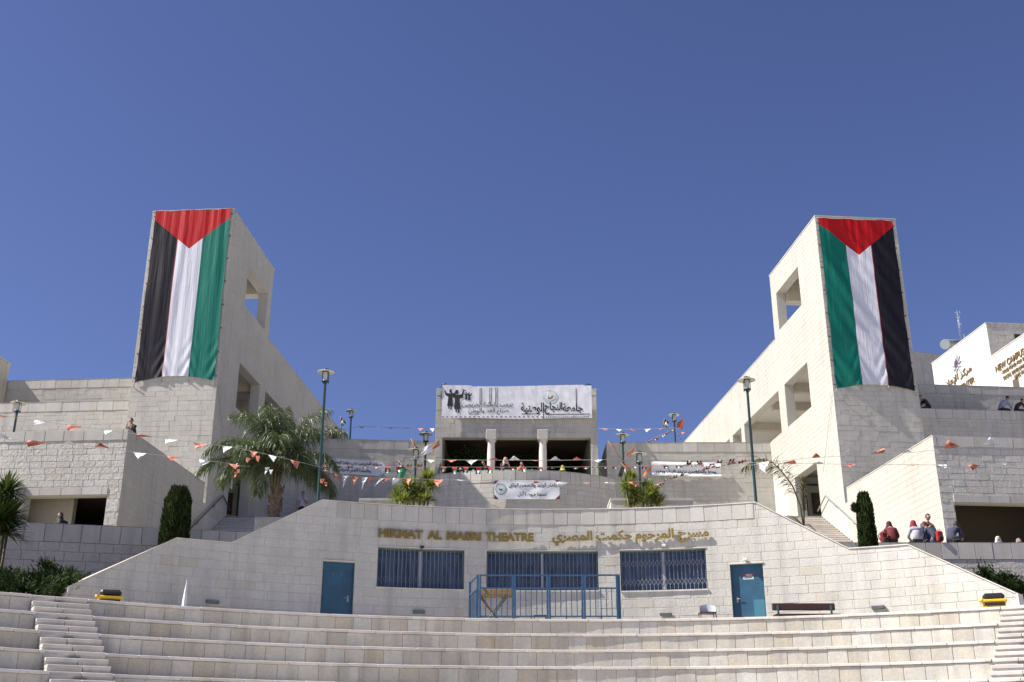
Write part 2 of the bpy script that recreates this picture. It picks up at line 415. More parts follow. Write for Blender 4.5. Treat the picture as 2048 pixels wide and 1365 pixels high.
TC = (1.9, 9.6); TR, TZ = .8, .44
def band(A, d): return Vector((A[0], A[1])), Vector(d).normalized()
SL_A, SL_D = band((-9.22, 24.87), (.5225, -.8526)); SL_N = Vector((-.8526, -.5225))
SR_A, SR_D = band((11.40, 26.58), (-.51, -.86)); SR_N = Vector((.86, -.51))
def hit(A, d, r):
    """parameter along A+d*s where it meets the circle r about TC (the far side)"""
    q = A - Vector(TC); bq = q.dot(d); c = q.dot(q) - r * r; return -bq - math.sqrt(max(bq * bq - c, 0))
def ang(p): return math.atan2(p.x - TC[0], p.y - TC[1])
STW = 1.18
def tier(k):
    r, z = 18.9 - TR * k, 3.35 - TZ * k
    fr = Arc(TC, r)
    tl_in = ang(SL_A + SL_D * hit(SL_A, SL_D, r)); o = SL_A + SL_N * STW; tl_out = ang(o + SL_D * hit(o, SL_D, r))
    tr_in = ang(SR_A + SR_D * hit(SR_A, SR_D, r)); o = SR_A + SR_N * STW; tr_out = ang(o + SR_D * hit(o, SR_D, r))
    b = MB(); e0, e1 = -1.25 * r, 1.25 * r
    slab(b, fr, e0, e1, z - TZ - .02, z - .062, -TR - .1, 0, 0, 60)
    root = b.build('seating_tier', 'mortar', kind='structure')
    b = MB(); slab(b, fr, e0, e1, z - .06, z - .004, -TR - .05, -.30, 0, 60); b.build('tread', 'seat', root)
    if k > 5: return root
    segs = [(max(e0, -.95 * r), tl_out * r), (tl_in * r, tr_in * r), (tr_out * r, .85 * r)]
    for i, (a, c) in enumerate(segs):
        stones(root, fr, [rect(a, c, z - TZ, z - .062)], zrows=[(z - TZ + .0, z - .062)], lens=(.42, .46), t=.018, g=.013, m='seat',
               name='riser_stone', joined='riser_stones', seed=k * 7 + i, limit=[40, 200, 30][i])
        u = a
        rr = random.Random(k * 31 + i)
        while u < c - .02:
            L = min(.60 + rr.random() * .06, c - u)
            bb = MB(); F = fr.fr(u + L / 2, z - .03 + rr.uniform(-.0035, .0035), rr.uniform(-.006, .004)) @ Matrix.Rotation(rr.uniform(-.004, .004), 4, 'Z')
            bb.box(-L / 2 + .0025, L / 2 - .0025, -.03, .03, -.31, .05, 0, F, ch=.008)
            bb.build('nosing_stone', 'nosing', root)
            u += L
    return root
for k in range(11): tier(k)

def stair_block(A, d, n, k, label):
    """three risers per seating tier, straight flight"""
    r, z = 18.9 - TR * k, 3.35 - TZ * k
    mid = A + n * STW / 2; s = hit(mid, d, r)
    base = A + d * s
    F = Matrix.Identity(4); N3 = Vector((n.x, n.y, 0)); D3 = Vector((d.x, d.y, 0))
    F.col[0][:3] = N3; F.col[1][:3] = D3; F.col[2][:3] = (0, 0, 1); F.col[3][:3] = (base.x, base.y, z)
    flip = N3.cross(D3).z < 0
    rr = random.Random(k * 3 + (5 if flip else 0))
    out = []
    h = TZ / 3
    for i, (y0, y1, zt) in enumerate([(-.25, .035, .004), (-.05, .30, -h), (-.05, .57, -2 * h)]):
        cut = STW * rr.uniform(.42, .6)
        for x0, x1 in ((0.012, cut - .003), (cut + .003, STW - .012)):
            b = MB(); zb = zt - .075 if i else zt - .075
            b.box(x0, x1, y0, y1, zb, zt, ch=.010)
            b.box(x0 + .004, x1 - .004, y0, y1 - .03, zt - h - (TZ / 3 if i == 0 else .0), zb, 0)
            me = b.mesh('step_stone', 'steps')
            if flip: me.flip_normals()
            out.append((me, F))
    b = MB(); w0 = STW * .42
    b.box(w0, w0 + .22, .04, .075, -.165, -.105)
    me = b.mesh('step_light', 'stainedwood')
    return out, (me, F)
for A, d, n, lab in ((SL_A, SL_D, SL_N, 'left'), (SR_A, SR_D, SR_N, 'right')):
    b = MB(); b.add([(0, 0, 0)], [])
    root = thing('stairs', None, None, (A.x, A.y, 0)); root['kind'] = 'structure'
    for k in range(0, 7):
        st, lt = stair_block(A, d, n, k, lab)
        for me, F in st: link('step_stone', me, root, F)
        link('step_light', lt[0], root, lt[1])

# stage platform between the top tier and the theatre wall
def ring(name, c, r0, r1, a0, a1, z, m, n=40, kind='structure'):
    b = MB()
    for i in range(n):
        t0 = a0 + (a1 - a0) * i / n; t1 = a0 + (a1 - a0) * (i + 1) / n
        P = lambda r, t: (c[0] + r * math.sin(t), c[1] + r * math.cos(t), z)
        b.add([P(r0, t0), P(r0, t1), P(r1, t1), P(r1, t0)], [(3, 2, 1, 0)])
    return b.build(name, m, kind=kind)
ring('stage_floor', TC, 19.6, 27.5, -1.2, 1.2, 3.345, 'paving')

# planted beds left and right of the theatre wall, upper plazas
sheet('planting_bed', [(-30, 22.5), (-13.2, 27.4), (-10.6, 30.2), (-8.3, 31.5), (-8.2, 36.2), (-30, 31)], 3.95, 'soil')
sheet('planting_bed', [(10.2, 31.2), (13.6, 29.2), (30, 24), (30, 37.9), (8.9, 37.9)], 3.95, 'soil')
ring('roof_terrace', (1.2, 15), 18.36, 25.5, -.40, .36, 6.3, 'paving')
b = MB(); b.box(-60, 60, 38.3, 62, -1.5, 6.2); b.build('lower_plaza', 'paving', kind='structure')
b = MB(); b.box(-8.9, 9.9, 38.6, 54.3, 6.2, 8.0); b.build('middle_bed', 'paving', kind='structure')
b = MB(); b.box(-14.3, 15.4, 54.45, 61.2, 6.2, 11.25); b.build('middle_plaza', 'paving', kind='structure')
for x0, x1, y0 in ((-60, -4.3, 61.8), (4.8, 60, 61.8), (-4.3, 4.8, 74)):
    b = MB(); b.box(x0, x1, y0, 110, 6.2, 15.9); b.build('upper_plaza', 'paving', kind='structure')

# ================================================================== THEATRE WALL
TH = Arc((1.2, 15), 18)
prof = [(-13.35, 4.12), (-10.77, 5.61), (-9.26, 5.63), (-6.80, 7.05), (5.93, 7.05), (8.40, 5.55), (9.97, 5.52), (12.50, 4.02)]
theatre = thing('theatre_building', 'curved cream stone theatre wall with stepped shoulders, three barred windows and gold lettering', 'building', (1.2, 33, 3.345))
holes = [(-6.66, -5.75, 3.2, 5.34), (5.08, 6.00, 3.2, 5.32), (-5.11, -2.59, 4.69, 5.83), (-1.94, 1.31, 4.69, 5.83), (1.95, 4.42, 4.66, 5.83)]
TB = 3.2
def wall_cells(b, fr, regs, holes, w0, w1, step=None, mi=0):
    """solid wall behind the cladding: cut regions (convex polys) into boxes around the holes"""
    for reg in regs:
        ps = [reg]
        for h in holes: ps = [q for a in ps for q in minus_rect(a, h)]
        for q in ps:
            if abs(area(q)) < 1e-4: continue
            if step:
                x0, x1 = min(p[0] for p in q), max(p[0] for p in q); n = max(1, int((x1 - x0) / step))
                for i in range(n):
                    a, c = x0 + (x1 - x0) * i / n, x0 + (x1 - x0) * (i + 1) / n
                    qq = clip(clip(q, -1, 0, -a), 1, 0, c)
                    if len(qq) > 2: poly_slab(b, fr, qq, w0, w1, mi)
            else: poly_slab(b, fr, q, w0, w1, mi)
regs = [[(a[0], TB), (c[0], TB), c, a] for a, c in zip(prof, prof[1:])]
b = MB(); wall_cells(b, TH, regs, holes, -.36, 0, .5)
b.build('wall', 'mortar_dark', theatre)
def lower_top(u):
    """underside of the coping course along the flat top"""
    return 6.60
# coping course of big sawn stones on the flat top, then brick courses clipped to the slopes
stones(theatre, TH, [rect(-6.36, 5.86, 6.60, 7.05)], lens=(.40, .42), bond=False, zrows=[(6.60, 7.05)], t=.02, g=.008, m='smooth', name='coping_stone', seed=3)
low = []
for a, c in zip(prof, prof[1:]):
    if a[1] == 7.05 and c[1] == 7.05:
        low += [rect(a[0], -6.36, TB, 7.05), rect(-6.36, 5.86, TB, 6.60), rect(5.86, c[0], TB, 7.05)]
    else: low.append([(a[0], TB), (c[0], TB), c, a])
stones(theatre, TH, low, holes, course=.2425, z0=3.205, lens=(.40, .64), t=.009, m='facade', seed=11, limit=300, g=.009, jitter=.003)
# thin capping along the whole profile
b = MB()
for a, c in zip(prof, prof[1:]):
    n = max(1, int((c[0] - a[0]) / .6))
    for i in range(n):
        t0, t1 = i / n, (i + 1) / n
        u0, u1 = a[0] + (c[0] - a[0]) * t0, a[0] + (c[0] - a[0]) * t1; z0, z1 = a[1] + (c[1] - a[1]) * t0, a[1] + (c[1] - a[1]) * t1
        poly_slab(b, TH, [(u0, z0 + .002), (u1, z1 + .002), (u1, z1 + .03), (u0, z0 + .03)], -.38, .035)
b.build('capping', 'nosing', theatre)
b = MB(); slab(b, TH, -13.41, -13.36, TB, 4.13, -.37, .03); b.build('wall_end', 'nosing', theatre)
b = MB(); slab(b, TH, 12.505, 12.56, TB, 4.03, -.37, .03); b.build('wall_end', 'nosing', theatre)
# low continuation walls past both ends
for u0, u1, s in ((-14.6, -13.42, 'l'), (12.57, 14.6, 'r')):
    pr = [(u0, TB), (u1, TB), (u1, 3.98 if s == 'l' else 4.0), (u0, 3.45 if s == 'l' else 3.5)] if s == 'l' else [(u0, TB), (u1, TB), (u1, 3.3), (u0, 4.1)]
    b = MB(); wall_cells(b, TH, [pr], [], -.95, -.6, .5); b.build('low_end_wall', 'facade', theatre)

# windows
def curtain_mat():
    m = bpy.data.materials.new('blue_curtain'); m.use_nodes = True; n = m.node_tree; N = n.nodes.new; L = n.links.new
    b = n.nodes['Principled BSDF']; b.inputs['Roughness'].default_value = .8
    g = N('ShaderNodeNewGeometry'); mp = N('ShaderNodeMapping'); mp.inputs['Scale'].default_value = (1, 1, .12); L(g.outputs['Position'], mp.inputs[0])
    t = N('ShaderNodeTexNoise'); t.inputs['Scale'].default_value = 9; L(mp.outputs[0], t.inputs['Vector'])
    c = N('ShaderNodeValToRGB'); c.color_ramp.elements[0].position = .35; c.color_ramp.elements[0].color = (.05, .06, .09, 1)
    c.color_ramp.elements[1].position = .65; c.color_ramp.elements[1].color = (.17, .195, .27, 1); L(t.outputs[0], c.inputs[0]); L(c.outputs[0], b.inputs['Base Color'])
    return m
M['curtain'] = curtain_mat()
def glass_mat():
    m = bpy.data.materials.new('window_glass'); m.use_nodes = True; n = m.node_tree
    b = n.nodes['Principled BSDF']; b.inputs['Roughness'].default_value = .05; b.inputs['Base Color'].default_value = (.5, .6, .65, 1)
    tr = n.nodes.new('ShaderNodeBsdfTransparent'); tr.inputs[0].default_value = (.88, .92, .96, 1)
    gl = n.nodes.new('ShaderNodeBsdfGlossy'); gl.inputs['Roughness'].default_value = .03
    fz = n.nodes.new('ShaderNodeFresnel'); fz.inputs[0].default_value = 1.5
    mx = n.nodes.new('ShaderNodeMixShader'); n.links.new(fz.outputs[0], mx.inputs[0]); n.links.new(tr.outputs[0], mx.inputs[1]); n.links.new(gl.outputs[0], mx.inputs[2])
    n.links.new(mx.outputs[0], n.nodes['Material Output'].inputs[0]); return m
M['glass'] = glass_mat()
def window(u0, u1, z0, z1, xbars, idx):
    fw = MB()
    for a, c, d, e in ((u0, u1, z0, z0 + .05), (u0, u1, z1 - .05, z1), (u0, u0 + .05, z0 + .05, z1 - .05), (u1 - .05, u1, z0 + .05, z1 - .05)):
        slab(fw, TH, a, c, d, e, -.30, -.22, 0, max(1, int((c - a) / .5)))
    win = fw.build('window', 'frame', theatre)
    b = MB(); slab(b, TH, u0 - .015, u1 + .015, z0 - .035, z0 + .004, -.3, .05, 0, 6); b.build('sill', 'nosing', win)
    b = MB(); slab(b, TH, u0 - .01, u1 + .01, z1 + .002, z1 + .03, -.3, .035, 0, 6); b.build('lintel', 'nosing', win)
    um = (u0 + u1) / 2
    b = MB(); slab(b, TH, um - .035, um + .035, z0 + .05, z1 - .05, -.30, -.16); b.build('mullion', 'grille', win)
    npan = 4
    for i in range(npan):
        a = u0 + .05 + (u1 - u0 - .1) * i / npan; c = u0 + .05 + (u1 - u0 - .1) * (i + 1) / npan
        b = MB(); slab(b, TH, a + .004, c - .004, z0 + .05, z1 - .05, -.275, -.268, 0, 2); b.build('pane', 'glass', win)
        if i:
            b = MB(); slab(b, TH, a - .018, a + .018, z0 + .05, z1 - .05, -.29, -.23); b.build('glazing_bar', 'frame', win)
    b = MB(); slab(b, TH, u0, u1, z0, z1, -.36, -.34, 0, 10); b.build('curtain', 'curtain', win)
    # folding security grille in front of the glass
    n = int((u1 - u0) / .115)
    for i in range(n + 1):
        u = u0 + .04 + (u1 - u0 - .08) * i / n
        b = MB(); slab(b, TH, u - .0045, u + .0045, z0 + .02, z1 - .02, -.17, -.160); b.build('grille_bar', 'grille', win)
    b = MB()
    for i in range(n):
        ua = u0 + .04 + (u1 - u0 - .08) * i / n; ub = u0 + .04 + (u1 - u0 - .08) * (i + 1) / n
        for zc in (z0 + .26, z0 + .80):
            for s in (-1, 1):
                b.tube([TH.pt(ua, zc - .1 * s, -.15), TH.pt(ub, zc + .1 * s, -.15)], .0014 if idx < 2 else .006, 4, sm=False)
    b.build('grille_lattice', 'grille', win, kind='stuff')
for i, h in enumerate(holes[2:]): window(*h, None, i)
def door(u0, u1, z1, notice):
    b = MB(); slab(b, TH, u0 + .02, u1 - .02, 3.36, z1 - .02, -.16, -.11); d = b.build('door', 'door', theatre)
    if notice: d['label'] = 'blue metal door with a small red and white notice'
    b = MB()
    for a, c, e, f in ((u0, u0 + .035, 3.34, z1), (u1 - .035, u1, 3.34, z1), (u0 + .035, u1 - .035, z1 - .035, z1)): slab(b, TH, a, c, e, f, -.2, -.09)
    b.build('door_frame', 'door', theatre)
    b = MB(); slab(b, TH, u0 - .02, u1 + .02, z1 + .003, z1 + .04, -.3, .04); b.build('door_lintel', 'nosing', theatre)
    for zz in (3.75, 4.4, 5.05):
        b = MB(); uu = (u1 if notice else u0) + (-.03 if notice else .03); b.tube([TH.pt(uu, zz - .05, -.085), TH.pt(uu, zz + .05, -.085)], .014, 6); b.build('hinge', 'stainedwood', d)
    uh = u0 + .14 if notice else u1 - .14
    b = MB(); s = 1 if notice else -1
    b.tube([TH.pt(uh, 4.36, -.11), TH.pt(uh, 4.36, -.06), TH.pt(uh + .12 * s, 4.36, -.06)], .012, 6); slab(b, TH, uh - .025, uh + .025, 4.26, 4.42, -.112, -.10); b.build('handle', 'steel', d)
    if notice:
        b = MB(); slab(b, TH, 5.42, 5.71, 4.985, 5.055, -.108, -.104); b.build('notice', 'printred', d)
        b = MB(); slab(b, TH, 5.42, 5.71, 4.90, 4.975, -.108, -.104); n2 = b.build('notice', 'printgrey', d)
        b = MB(); slab(b, TH, u1 - .34, u1 - .04, 3.38, 4.33, -.109, -.105); b.build('door_patch', 'doorside', d)
        b = MB(); slab(b, TH, 5.50, 5.68, 5.005, 5.018, -.1035, -.101); slab(b, TH, 5.5, 5.66, 5.03, 5.042, -.1035, -.101); b.build('notice_print', 'white', d)
        b = MB(); slab(b, TH, 5.45, 5.68, 4.93, 4.94, -.1035, -.101); slab(b, TH, 5.45, 5.66, 4.95, 4.96, -.1035, -.101); b.build('notice_print', 'print', d)
    else:
        b = MB()
        for q in (.36, .62): slab(b, TH, u0 + q * .9, u0 + q * .9 + .025, 4.95, 5.04, -.109, -.105)
        b.build('door_marking', 'gold', d)
door(-6.66, -5.75, 5.34, False); door(5.08, 6.00, 5.32, True)
# dark room behind the openings
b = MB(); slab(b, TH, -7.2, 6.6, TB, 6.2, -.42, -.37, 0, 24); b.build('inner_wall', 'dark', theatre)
# gold letters standing off the wall
def letters_en(txt, u0, u1, z, h, zs=0):
    n = len(txt); lettering(txt, TH, (u0 + u1) / 2, z, u1 - u0, h, .075, 'gold', theatre, extr=.04, bold=.045, name='lettering')
for wd, a, c in (('HIKMAT', -5.12, -3.83), ('AL', -3.70, -3.27), ('MASRI', -3.14, -2.12), ('THEATRE', -1.98, -.565)):
    letters_en(wd, a, c, 6.225, .25)
lettering('مسرح المرحوم حكمت المصري', TH, 2.265, 6.20, 4.57, .43, .085, 'gold', theatre, extr=.04, bold=.038, ar=True, slope=.004)
# low louvred wall lights and floodlights over openings
for u, z in ((-9.64, 4.03), (-3.88, 4.03), (3.2, 3.97), (9.01, 3.93)):
    b = MB(); slab(b, TH, u - .17, u + .17, z - .045, z + .045, .024, .085); l = b.build('wall_light', 'stainedwood', theatre)
    b = MB()
    for q in range(3): slab(b, TH, u - .16, u + .16, z - .03 + q * .03, z - .02 + q * .03, .085, .10)
    b.build('louvre', 'steel', l)
for u, z in ((-3.85, 5.86), (3.24, 5.93), (5.54, 5.43)):
    b = MB(); F = TH.fr(u, z); b.box(-.055, .055, -.03, .03, .03, .16, 0, F, ch=.008); b.tube([F @ Vector((0, 0, 0)), F @ Vector((0, -.05, .08))], .01, 5); b.build('floodlight', 'white' if u > 0 else 'black', theatre)

# ================================================================== low retaining walls with seat-height coping
def low_wall(label, p0, p1, top, zb=3.6):
    U = (p1[0] - p0[0], p1[1] - p0[1]); L = math.hypot(*U); fr = Flat(p0, U)
    t = thing('retaining_wall', label, 'wall', (p0[0], p0[1], zb))
    b = MB(); slab(b, fr, 0, L, zb, top - .001, -.5, 0); b.build('core', 'mortar', t)
    stones(t, fr, [rect(0, L, top - .57, top)], zrows=[(top - .57, top)], lens=(.52, .64), t=.05, g=.012, m='smooth', name='coping_stone', seed=2)
    stones(t, fr, [rect(0, L, zb, top - .57)], course=.285, z0=top - .57 - .285 * 9, lens=(.45, .68), t=.03, m='rough', seed=5)
    b = MB(); slab(b, fr, 0, L, top, top + .006, -.5, .05); b.build('coping_top', 'smooth', t)
    return fr
LWL = low_wall('low retaining wall behind the left juniper bed, below the shaded stair', (-19.6, 33.5), (-7.6, 36.4), 7.0)
LWR = low_wall('low retaining wall behind the right juniper bed where the group sits', (8.7, 38.0), (23.5, 38.05), 7.0)

# ================================================================== curved bastion wall in the middle
BU = Arc((.11, 61.0), 7.68, convex=True)
bast = thing('curved_wall', 'bulging curved stone terrace wall with small white banner, in front of the gatehouse', 'wall', (.1, 53.3, 8.0))
b = MB(); slab(b, BU, -6.0, 5.46, 6.2, 13.34, -.5, 0, 0, 24); b.build('core', 'mortar', bast)
stones(bast, BU, [rect(-6.0, 5.46, 12.75, 13.35)], zrows=[(12.75, 13.35)], lens=(.55, .6), bond=False, t=.035, g=.012, m='smooth', name='coping_stone', seed=8)
stones(bast, BU, [rect(-6.0, 5.46, 9.5, 12.75)], course=.25, z0=9.5, t=.013, m='stone', seed=9)
b = MB(); slab(b, BU, -6.0, 5.47, 13.352, 13.37, -.5, .04, 0, 24); b.build('coping_top', 'smooth', bast)
b = MB(); b.add([(.1, 62, 12.6)] + [tuple(BU.pt(-6.0 + i * .637, 12.6, -.3)) for i in range(19)], [(0, i + 1, i + 2) for i in range(18)]); b.build('terrace_floor', 'paving', bast)
e = BU.pt(5.46, 0, 0); e2 = Vector((5.9, 61, 0)); fw = Flat(e, (e2 - e)); b = MB(); slab(b, fw, .03, (e2 - e).length, 6.2, 12.9, -.4, 0); b.build('return_wall', 'stone', bast)
for x0, x1, lab in ((-6.4, -3.35, 'left'), (4.15, 7.6, 'right')):
    t = thing('planter_wall', 'low stone planter wall half hidden by the %s yucca clump' % lab, 'planter', ((x0 + x1) / 2, 47, 8))
    b = MB(); b.box(x0, x1, 46.6, 48.2, 8.0, 10.35); b.build('core', 'mortar', t)
    fr = Flat((x0, 46.6), (1, 0)); stones(t, fr, [rect(0, x1 - x0, 9.0, 10.35)], course=.27, z0=9.0, t=.013, m='stone', seed=12, limit=60)
    b = MB(); b.box(x0 - .03, x1 + .03, 46.56, 48.2, 10.351, 10.45); b.build('coping_top', 'smooth', t)

# ================================================================== back walls at the upper plaza
def block_wall(label, p0, U, L, zb, top, cop=.55, m='stone', seed=1, course=.25, zc=None, depth=.5, limit=300, name='terrace_wall'):
    fr = Flat(p0, U); t = thing(name, label, 'wall', (p0[0], p0[1], zb))
    b = MB(); slab(b, fr, 0, L, zb, top - .001, -depth, 0); b.build('core', 'mortar', t)
    zc = zb if zc is None else zc
    stones(t, fr, [rect(0, L, top - cop, top)], zrows=[(top - cop, top)], lens=(.80, .96), t=.03, g=.012, m='smooth', name='coping_stone', seed=seed)
    stones(t, fr, [rect(0, L, zc, top - cop)], course=course, z0=zc, t=.013, m=m, seed=seed + 40, limit=limit)
    b = MB(); slab(b, fr, 0, L, top, top + .01, -depth, .04); b.build('coping_top', 'smooth', t)
    return t, fr
bwl, FBL = block_wall('shaded stone wall left of the gatehouse, three men sitting on top', (-13.6, 60.55), (1, .092), 9.5, 9, 17.02, zc=12.3, seed=21, depth=1.2)
bwr, FBR = block_wall('sunlit stone wall right of the gatehouse with a sagging white banner', (5.29, 61), (1, 0), 9.3, 9, 16.85, zc=12.3, seed=22, depth=.7)
fr = Flat((5.29, 69), (0, -1)); b = MB(); slab(b, fr, 0, 7.98, 9, 16.84, -.5, .0); b.build('end_core', 'mortar', bwr)
stones(bwr, fr, [rect(0, 7.98, 12, 16.85)], course=.25, t=.013, m='stone', seed=24, limit=0)


# ================================================================== GATEHOUSE
gate = thing('gatehouse', 'square stone gatehouse with two round columns and a big white banner on its front', 'building', (.25, 60.5, 11.25))
GF = Flat((0, 60.5), (1, 0)); GT = 19.88; S0 = 17.0
b = MB()
slab(b, GF, -4.24, 4.74, S0 + .02, GT, -.5, 0); slab(b, GF, -4.24, -3.88, 11.25, S0 + .02, -.6, 0); slab(b, GF, 4.38, 4.74, 11.25, S0 + .02, -.6, 0)
b.build('front_wall', 'mortar', gate)
b = MB()
for x0, x1 in ((-4.24, -3.9), (4.4, 4.74)): b.box(x0, x1, 61.1, 72, 11.25, GT)
b.box(-3.9, 4.4, 61.1, 72, 18.2, 18.5); b.box(-4.24, 4.74, 72, 72.5, 11.25, GT)
b.build('side_wall', 'stone', gate)
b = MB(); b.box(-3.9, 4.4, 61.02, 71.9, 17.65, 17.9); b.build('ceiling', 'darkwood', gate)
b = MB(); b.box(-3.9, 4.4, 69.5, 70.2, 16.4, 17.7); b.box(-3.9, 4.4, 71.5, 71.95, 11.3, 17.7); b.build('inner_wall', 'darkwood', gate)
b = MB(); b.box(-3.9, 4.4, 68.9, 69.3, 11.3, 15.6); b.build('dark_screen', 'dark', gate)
stones(gate, GF, [rect(-4.26, 4.76, S0 + .30, GT - .42)], course=.26, t=.013, m='stone', seed=31, limit=220)
stones(gate, GF, [rect(-4.26, -3.88, 11.5, S0 + .30), rect(4.38, 4.76, 11.5, S0 + .30)], course=.29, lens=(.44, .44), bond=False, t=.013, m='stone', seed=32, limit=60)
stones(gate, GF, [rect(-3.88, 4.38, S0, S0 + .30)], zrows=[(S0, S0 + .30)], lens=(.88, .96), t=.03, m='smooth', name='lintel_stone', seed=33)
stones(gate, GF, [rect(-4.26, 4.76, GT - .42, GT)], zrows=[(GT - .42, GT)], lens=(.7, .8), t=.024, m='smooth', name='coping_stone', seed=34)
b = MB(); b.box(-3.86, 4.36, 60.52, 61.0, S0 - .01, S0 + .018); b.build('soffit', 'plaster', gate)
for cx in (-1.16, 1.71):
    b = MB(); b.lathe([(.215, 11.25), (.215, 16.2), (.205, 16.55), (.215, 16.76)], 20, c=(cx, 60.62, 0)); b.lathe([(.215, 16.76), (.27, 16.80), (.27, 16.86)], 20, c=(cx, 60.62, 0))
    c_ = b.build('column', 'nosing', gate)
    b = MB(); b.box(cx - .29, cx + .29, 60.36, 60.95, 16.86, 17.44, ch=.02); b.build('capital', 'smooth', c_)

# ================================================================== TOWER BUILDINGS left and right (mirrored fan)
class Loc:
    def __init__(s, sg, x, y, rz): s.sg = sg; s.W = Matrix.Translation((x, y, 0)) @ Matrix.Rotation(rz, 4, 'Z')
    def P(s, a, y): v = s.W @ Vector((s.sg * a, y, 0)); return (v.x, v.y)   # a = metres outward from the side wall
    def D(s, x, y): v = s.W.to_3x3() @ Vector((x, y, 0)); return (v.x, v.y)
    def box(s, b, a0, a1, y0, y1, z0, z1, mi=0):
        x0, x1 = sorted((s.sg * a0, s.sg * a1)); b.box(x0, x1, y0, y1, z0, z1, mi, s.W)
    def front(s, y): return Flat(s.P(0, y), s.D(1, 0))
    def X(s, a0, a1): return (-a1, -a0) if s.sg < 0 else (a0, a1)
    def side(s, a=0): return Flat(s.P(a, 0), s.D(0, -s.sg)) if True else None
    def Y(s, y0, y1): return (y0, y1) if s.sg < 0 else (-y1, -y0)
    def frect(s, a0, a1, z0, z1): u = s.X(a0, a1); return rect(u[0], u[1], z0, z1)
    def srect(s, y0, y1, z0, z1): u = s.Y(y0, y1); return rect(u[0], u[1], z0, z1)
    def shole(s, y0, y1, z0, z1): u = s.Y(y0, y1); return (u[0], u[1], z0, z1)
    def fhole(s, a0, a1, z0, z1): u = s.X(a0, a1); return (u[0], u[1], z0, z1)
LL = Loc(-1, -14.86, 42.0, rad(-4.306)); RL = Loc(1, 16.24, 42.0, rad(5.324))
def tower_building(B, label, zl, zt, zw, oh, width, lowh, seed):
    root = thing('tower_building', label, 'building', (*B.P(0, 0), 6.2), math.atan2(B.W[1][0], B.W[0][0]))
    SF = B.side(); 
    hs = [(12.3, 15.95, 22.4, 24.6), (12.3, 15.95, 16.85, 19.22), (17.0, 23.6, 16.85, 19.22), (24.25, 26.1, 16.85, 19.22), (26.8, 33.4, 16.85, 19.22), (12.35, 15.65, 11.26, 14.0)]
    H = [B.shole(*h) for h in hs]
    R_ = [B.srect(0, 8.95, 5, zl), B.srect(8.95, 9.27, 5, 11.25), B.srect(9.27, 16.8, 5, zt), B.srect(16.8, 42, 9, zw)]
    b = MB(); wall_cells(b, SF, R_, H, -.5, 0); b.build('side_wall', 'mortar', root)
    slots = []
    for y0, y1, z0, z1 in hs[:3]: slots += [B.shole(y1 + .02, y1 + .13, z0 - .95, z0), B.shole(y0 - .12, y0 - .02, z0 - .55, z0)]
    slots.append(B.shole(16.72, 16.84, zw - .9, zw))
    cls = [B.srect(0, 8.95, 8.0, zl), B.srect(9.27, 16.8, 10.8, zt), B.srect(16.8, 38, 15, zw), B.srect(8.95, 9.27, 8, 11.25)]
    stones(root, SF, cls, H + slots, course=.25, z0=8.0, t=.010, g=.005, m='side', seed=seed, limit=150, name='stone', joined='side_stones', jitter=.002)
    # fronts
    TF = B.front(9.27); b = MB()
    B.box(b, .5, 4.2, 9.27, 9.77, 9, zt); B.box(b, 3.7, 4.2, 16.3, 16.8, 21.9, zt); B.box(b, .5, 3.7, 16.3, 16.8, zt - 1.75, zt)
    wall_cells(b, B.side(4.2), [B.srect(9.77, 16.3, 9, zt)], [B.shole(12.3, 15.95, 22.4, oh)], 0.001, .5)
    b.build('tower_wall', 'mortar', root)
    stones(root, TF, [B.frect(-.018, 4.22, 11.0, zt)], course=.25, z0=11.0, t=.014, g=.007, m='stone', seed=seed + 1, limit=150, joined='front_stones')
    of = Flat(B.P(4.2, 0), B.D(0, B.sg)); stones(root, of, [[(u, z) for u, z in rect(*sorted((B.sg * 9.27, B.sg * 16.8)), 16, zt)]],
        [(*sorted((B.sg * 12.3, B.sg * 15.95)), 22.4, oh)], course=.25, t=.018, m='stone', seed=seed + 2, limit=0, joined='outer_stones')
    b = MB(); B.box(b, -.03, 4.24, 9.23, 16.85, zt, zt + .05); b.build('tower_capping', 'smooth', root)
    b = MB(); B.box(b, -.03, .5, 16.86, 42, zw, zw + .04); b.build('parapet_capping', 'smooth', root)
    b = MB(); B.box(b, -.03, .5, -.03, 8.95, zl, zl + .03); b.build('parapet_capping', 'smooth', root)
    b = MB()
    B.box(b, .5, 3.7, 9.77, 16.3, zt - .5, zt - .2); B.box(b, .5, 3.7, 9.77, 16.3, 21.7, 21.95)
    B.box(b, .5, 4.2, 16.8, 42, 21.4, 21.7); B.box(b, .5, 3.7, 9.77, 42, 19.45, 19.75); B.box(b, .5, 3.7, 9.77, 42, 15.75, 16.0); B.box(b, .5, 3.4, 9.77, 42, 14.45, 14.7)
    b.build('floor_slab', 'ceiling', root)
    for y, z0_, z1_ in [(11.6, zt - .95, zt - .5), (15.9, zt - 1.85, zt - .5)] + [(q, 18.95, 19.45) for q in (16.2, 19.6, 23.8, 30)]:
        b = MB(); B.box(b, .52, 3.38, y, y + .35, z0_, z1_); b.build('beam', 'plaster', root)
    b = MB(); B.box(b, 3.4, 3.6, 16.8, 42, 9, 21.4); B.box(b, 3.45, 3.69, 9.77, 16.8, 9, 21.7); b.build('corridor_wall', 'plaster', root)
    b = MB(); B.box(b, .52, 3.38, 16.9, 17.1, 11.3, 14.4); lob = b.build('lobby_wall', 'ceiling', root)
    b = MB(); B.box(b, .5, 4.2, 42.002, 42.4, 6, 22.0); B.box(b, 4.2, 4.5, 17, 42.4, 6, 22.0); b.build('rear_wall', 'stone', root)
    b = MB(); B.box(b, 1.25, 2.15, 16.82, 16.88, 12.35, 13.5); p = b.build('mosaic_panel', 'darkwood', root)
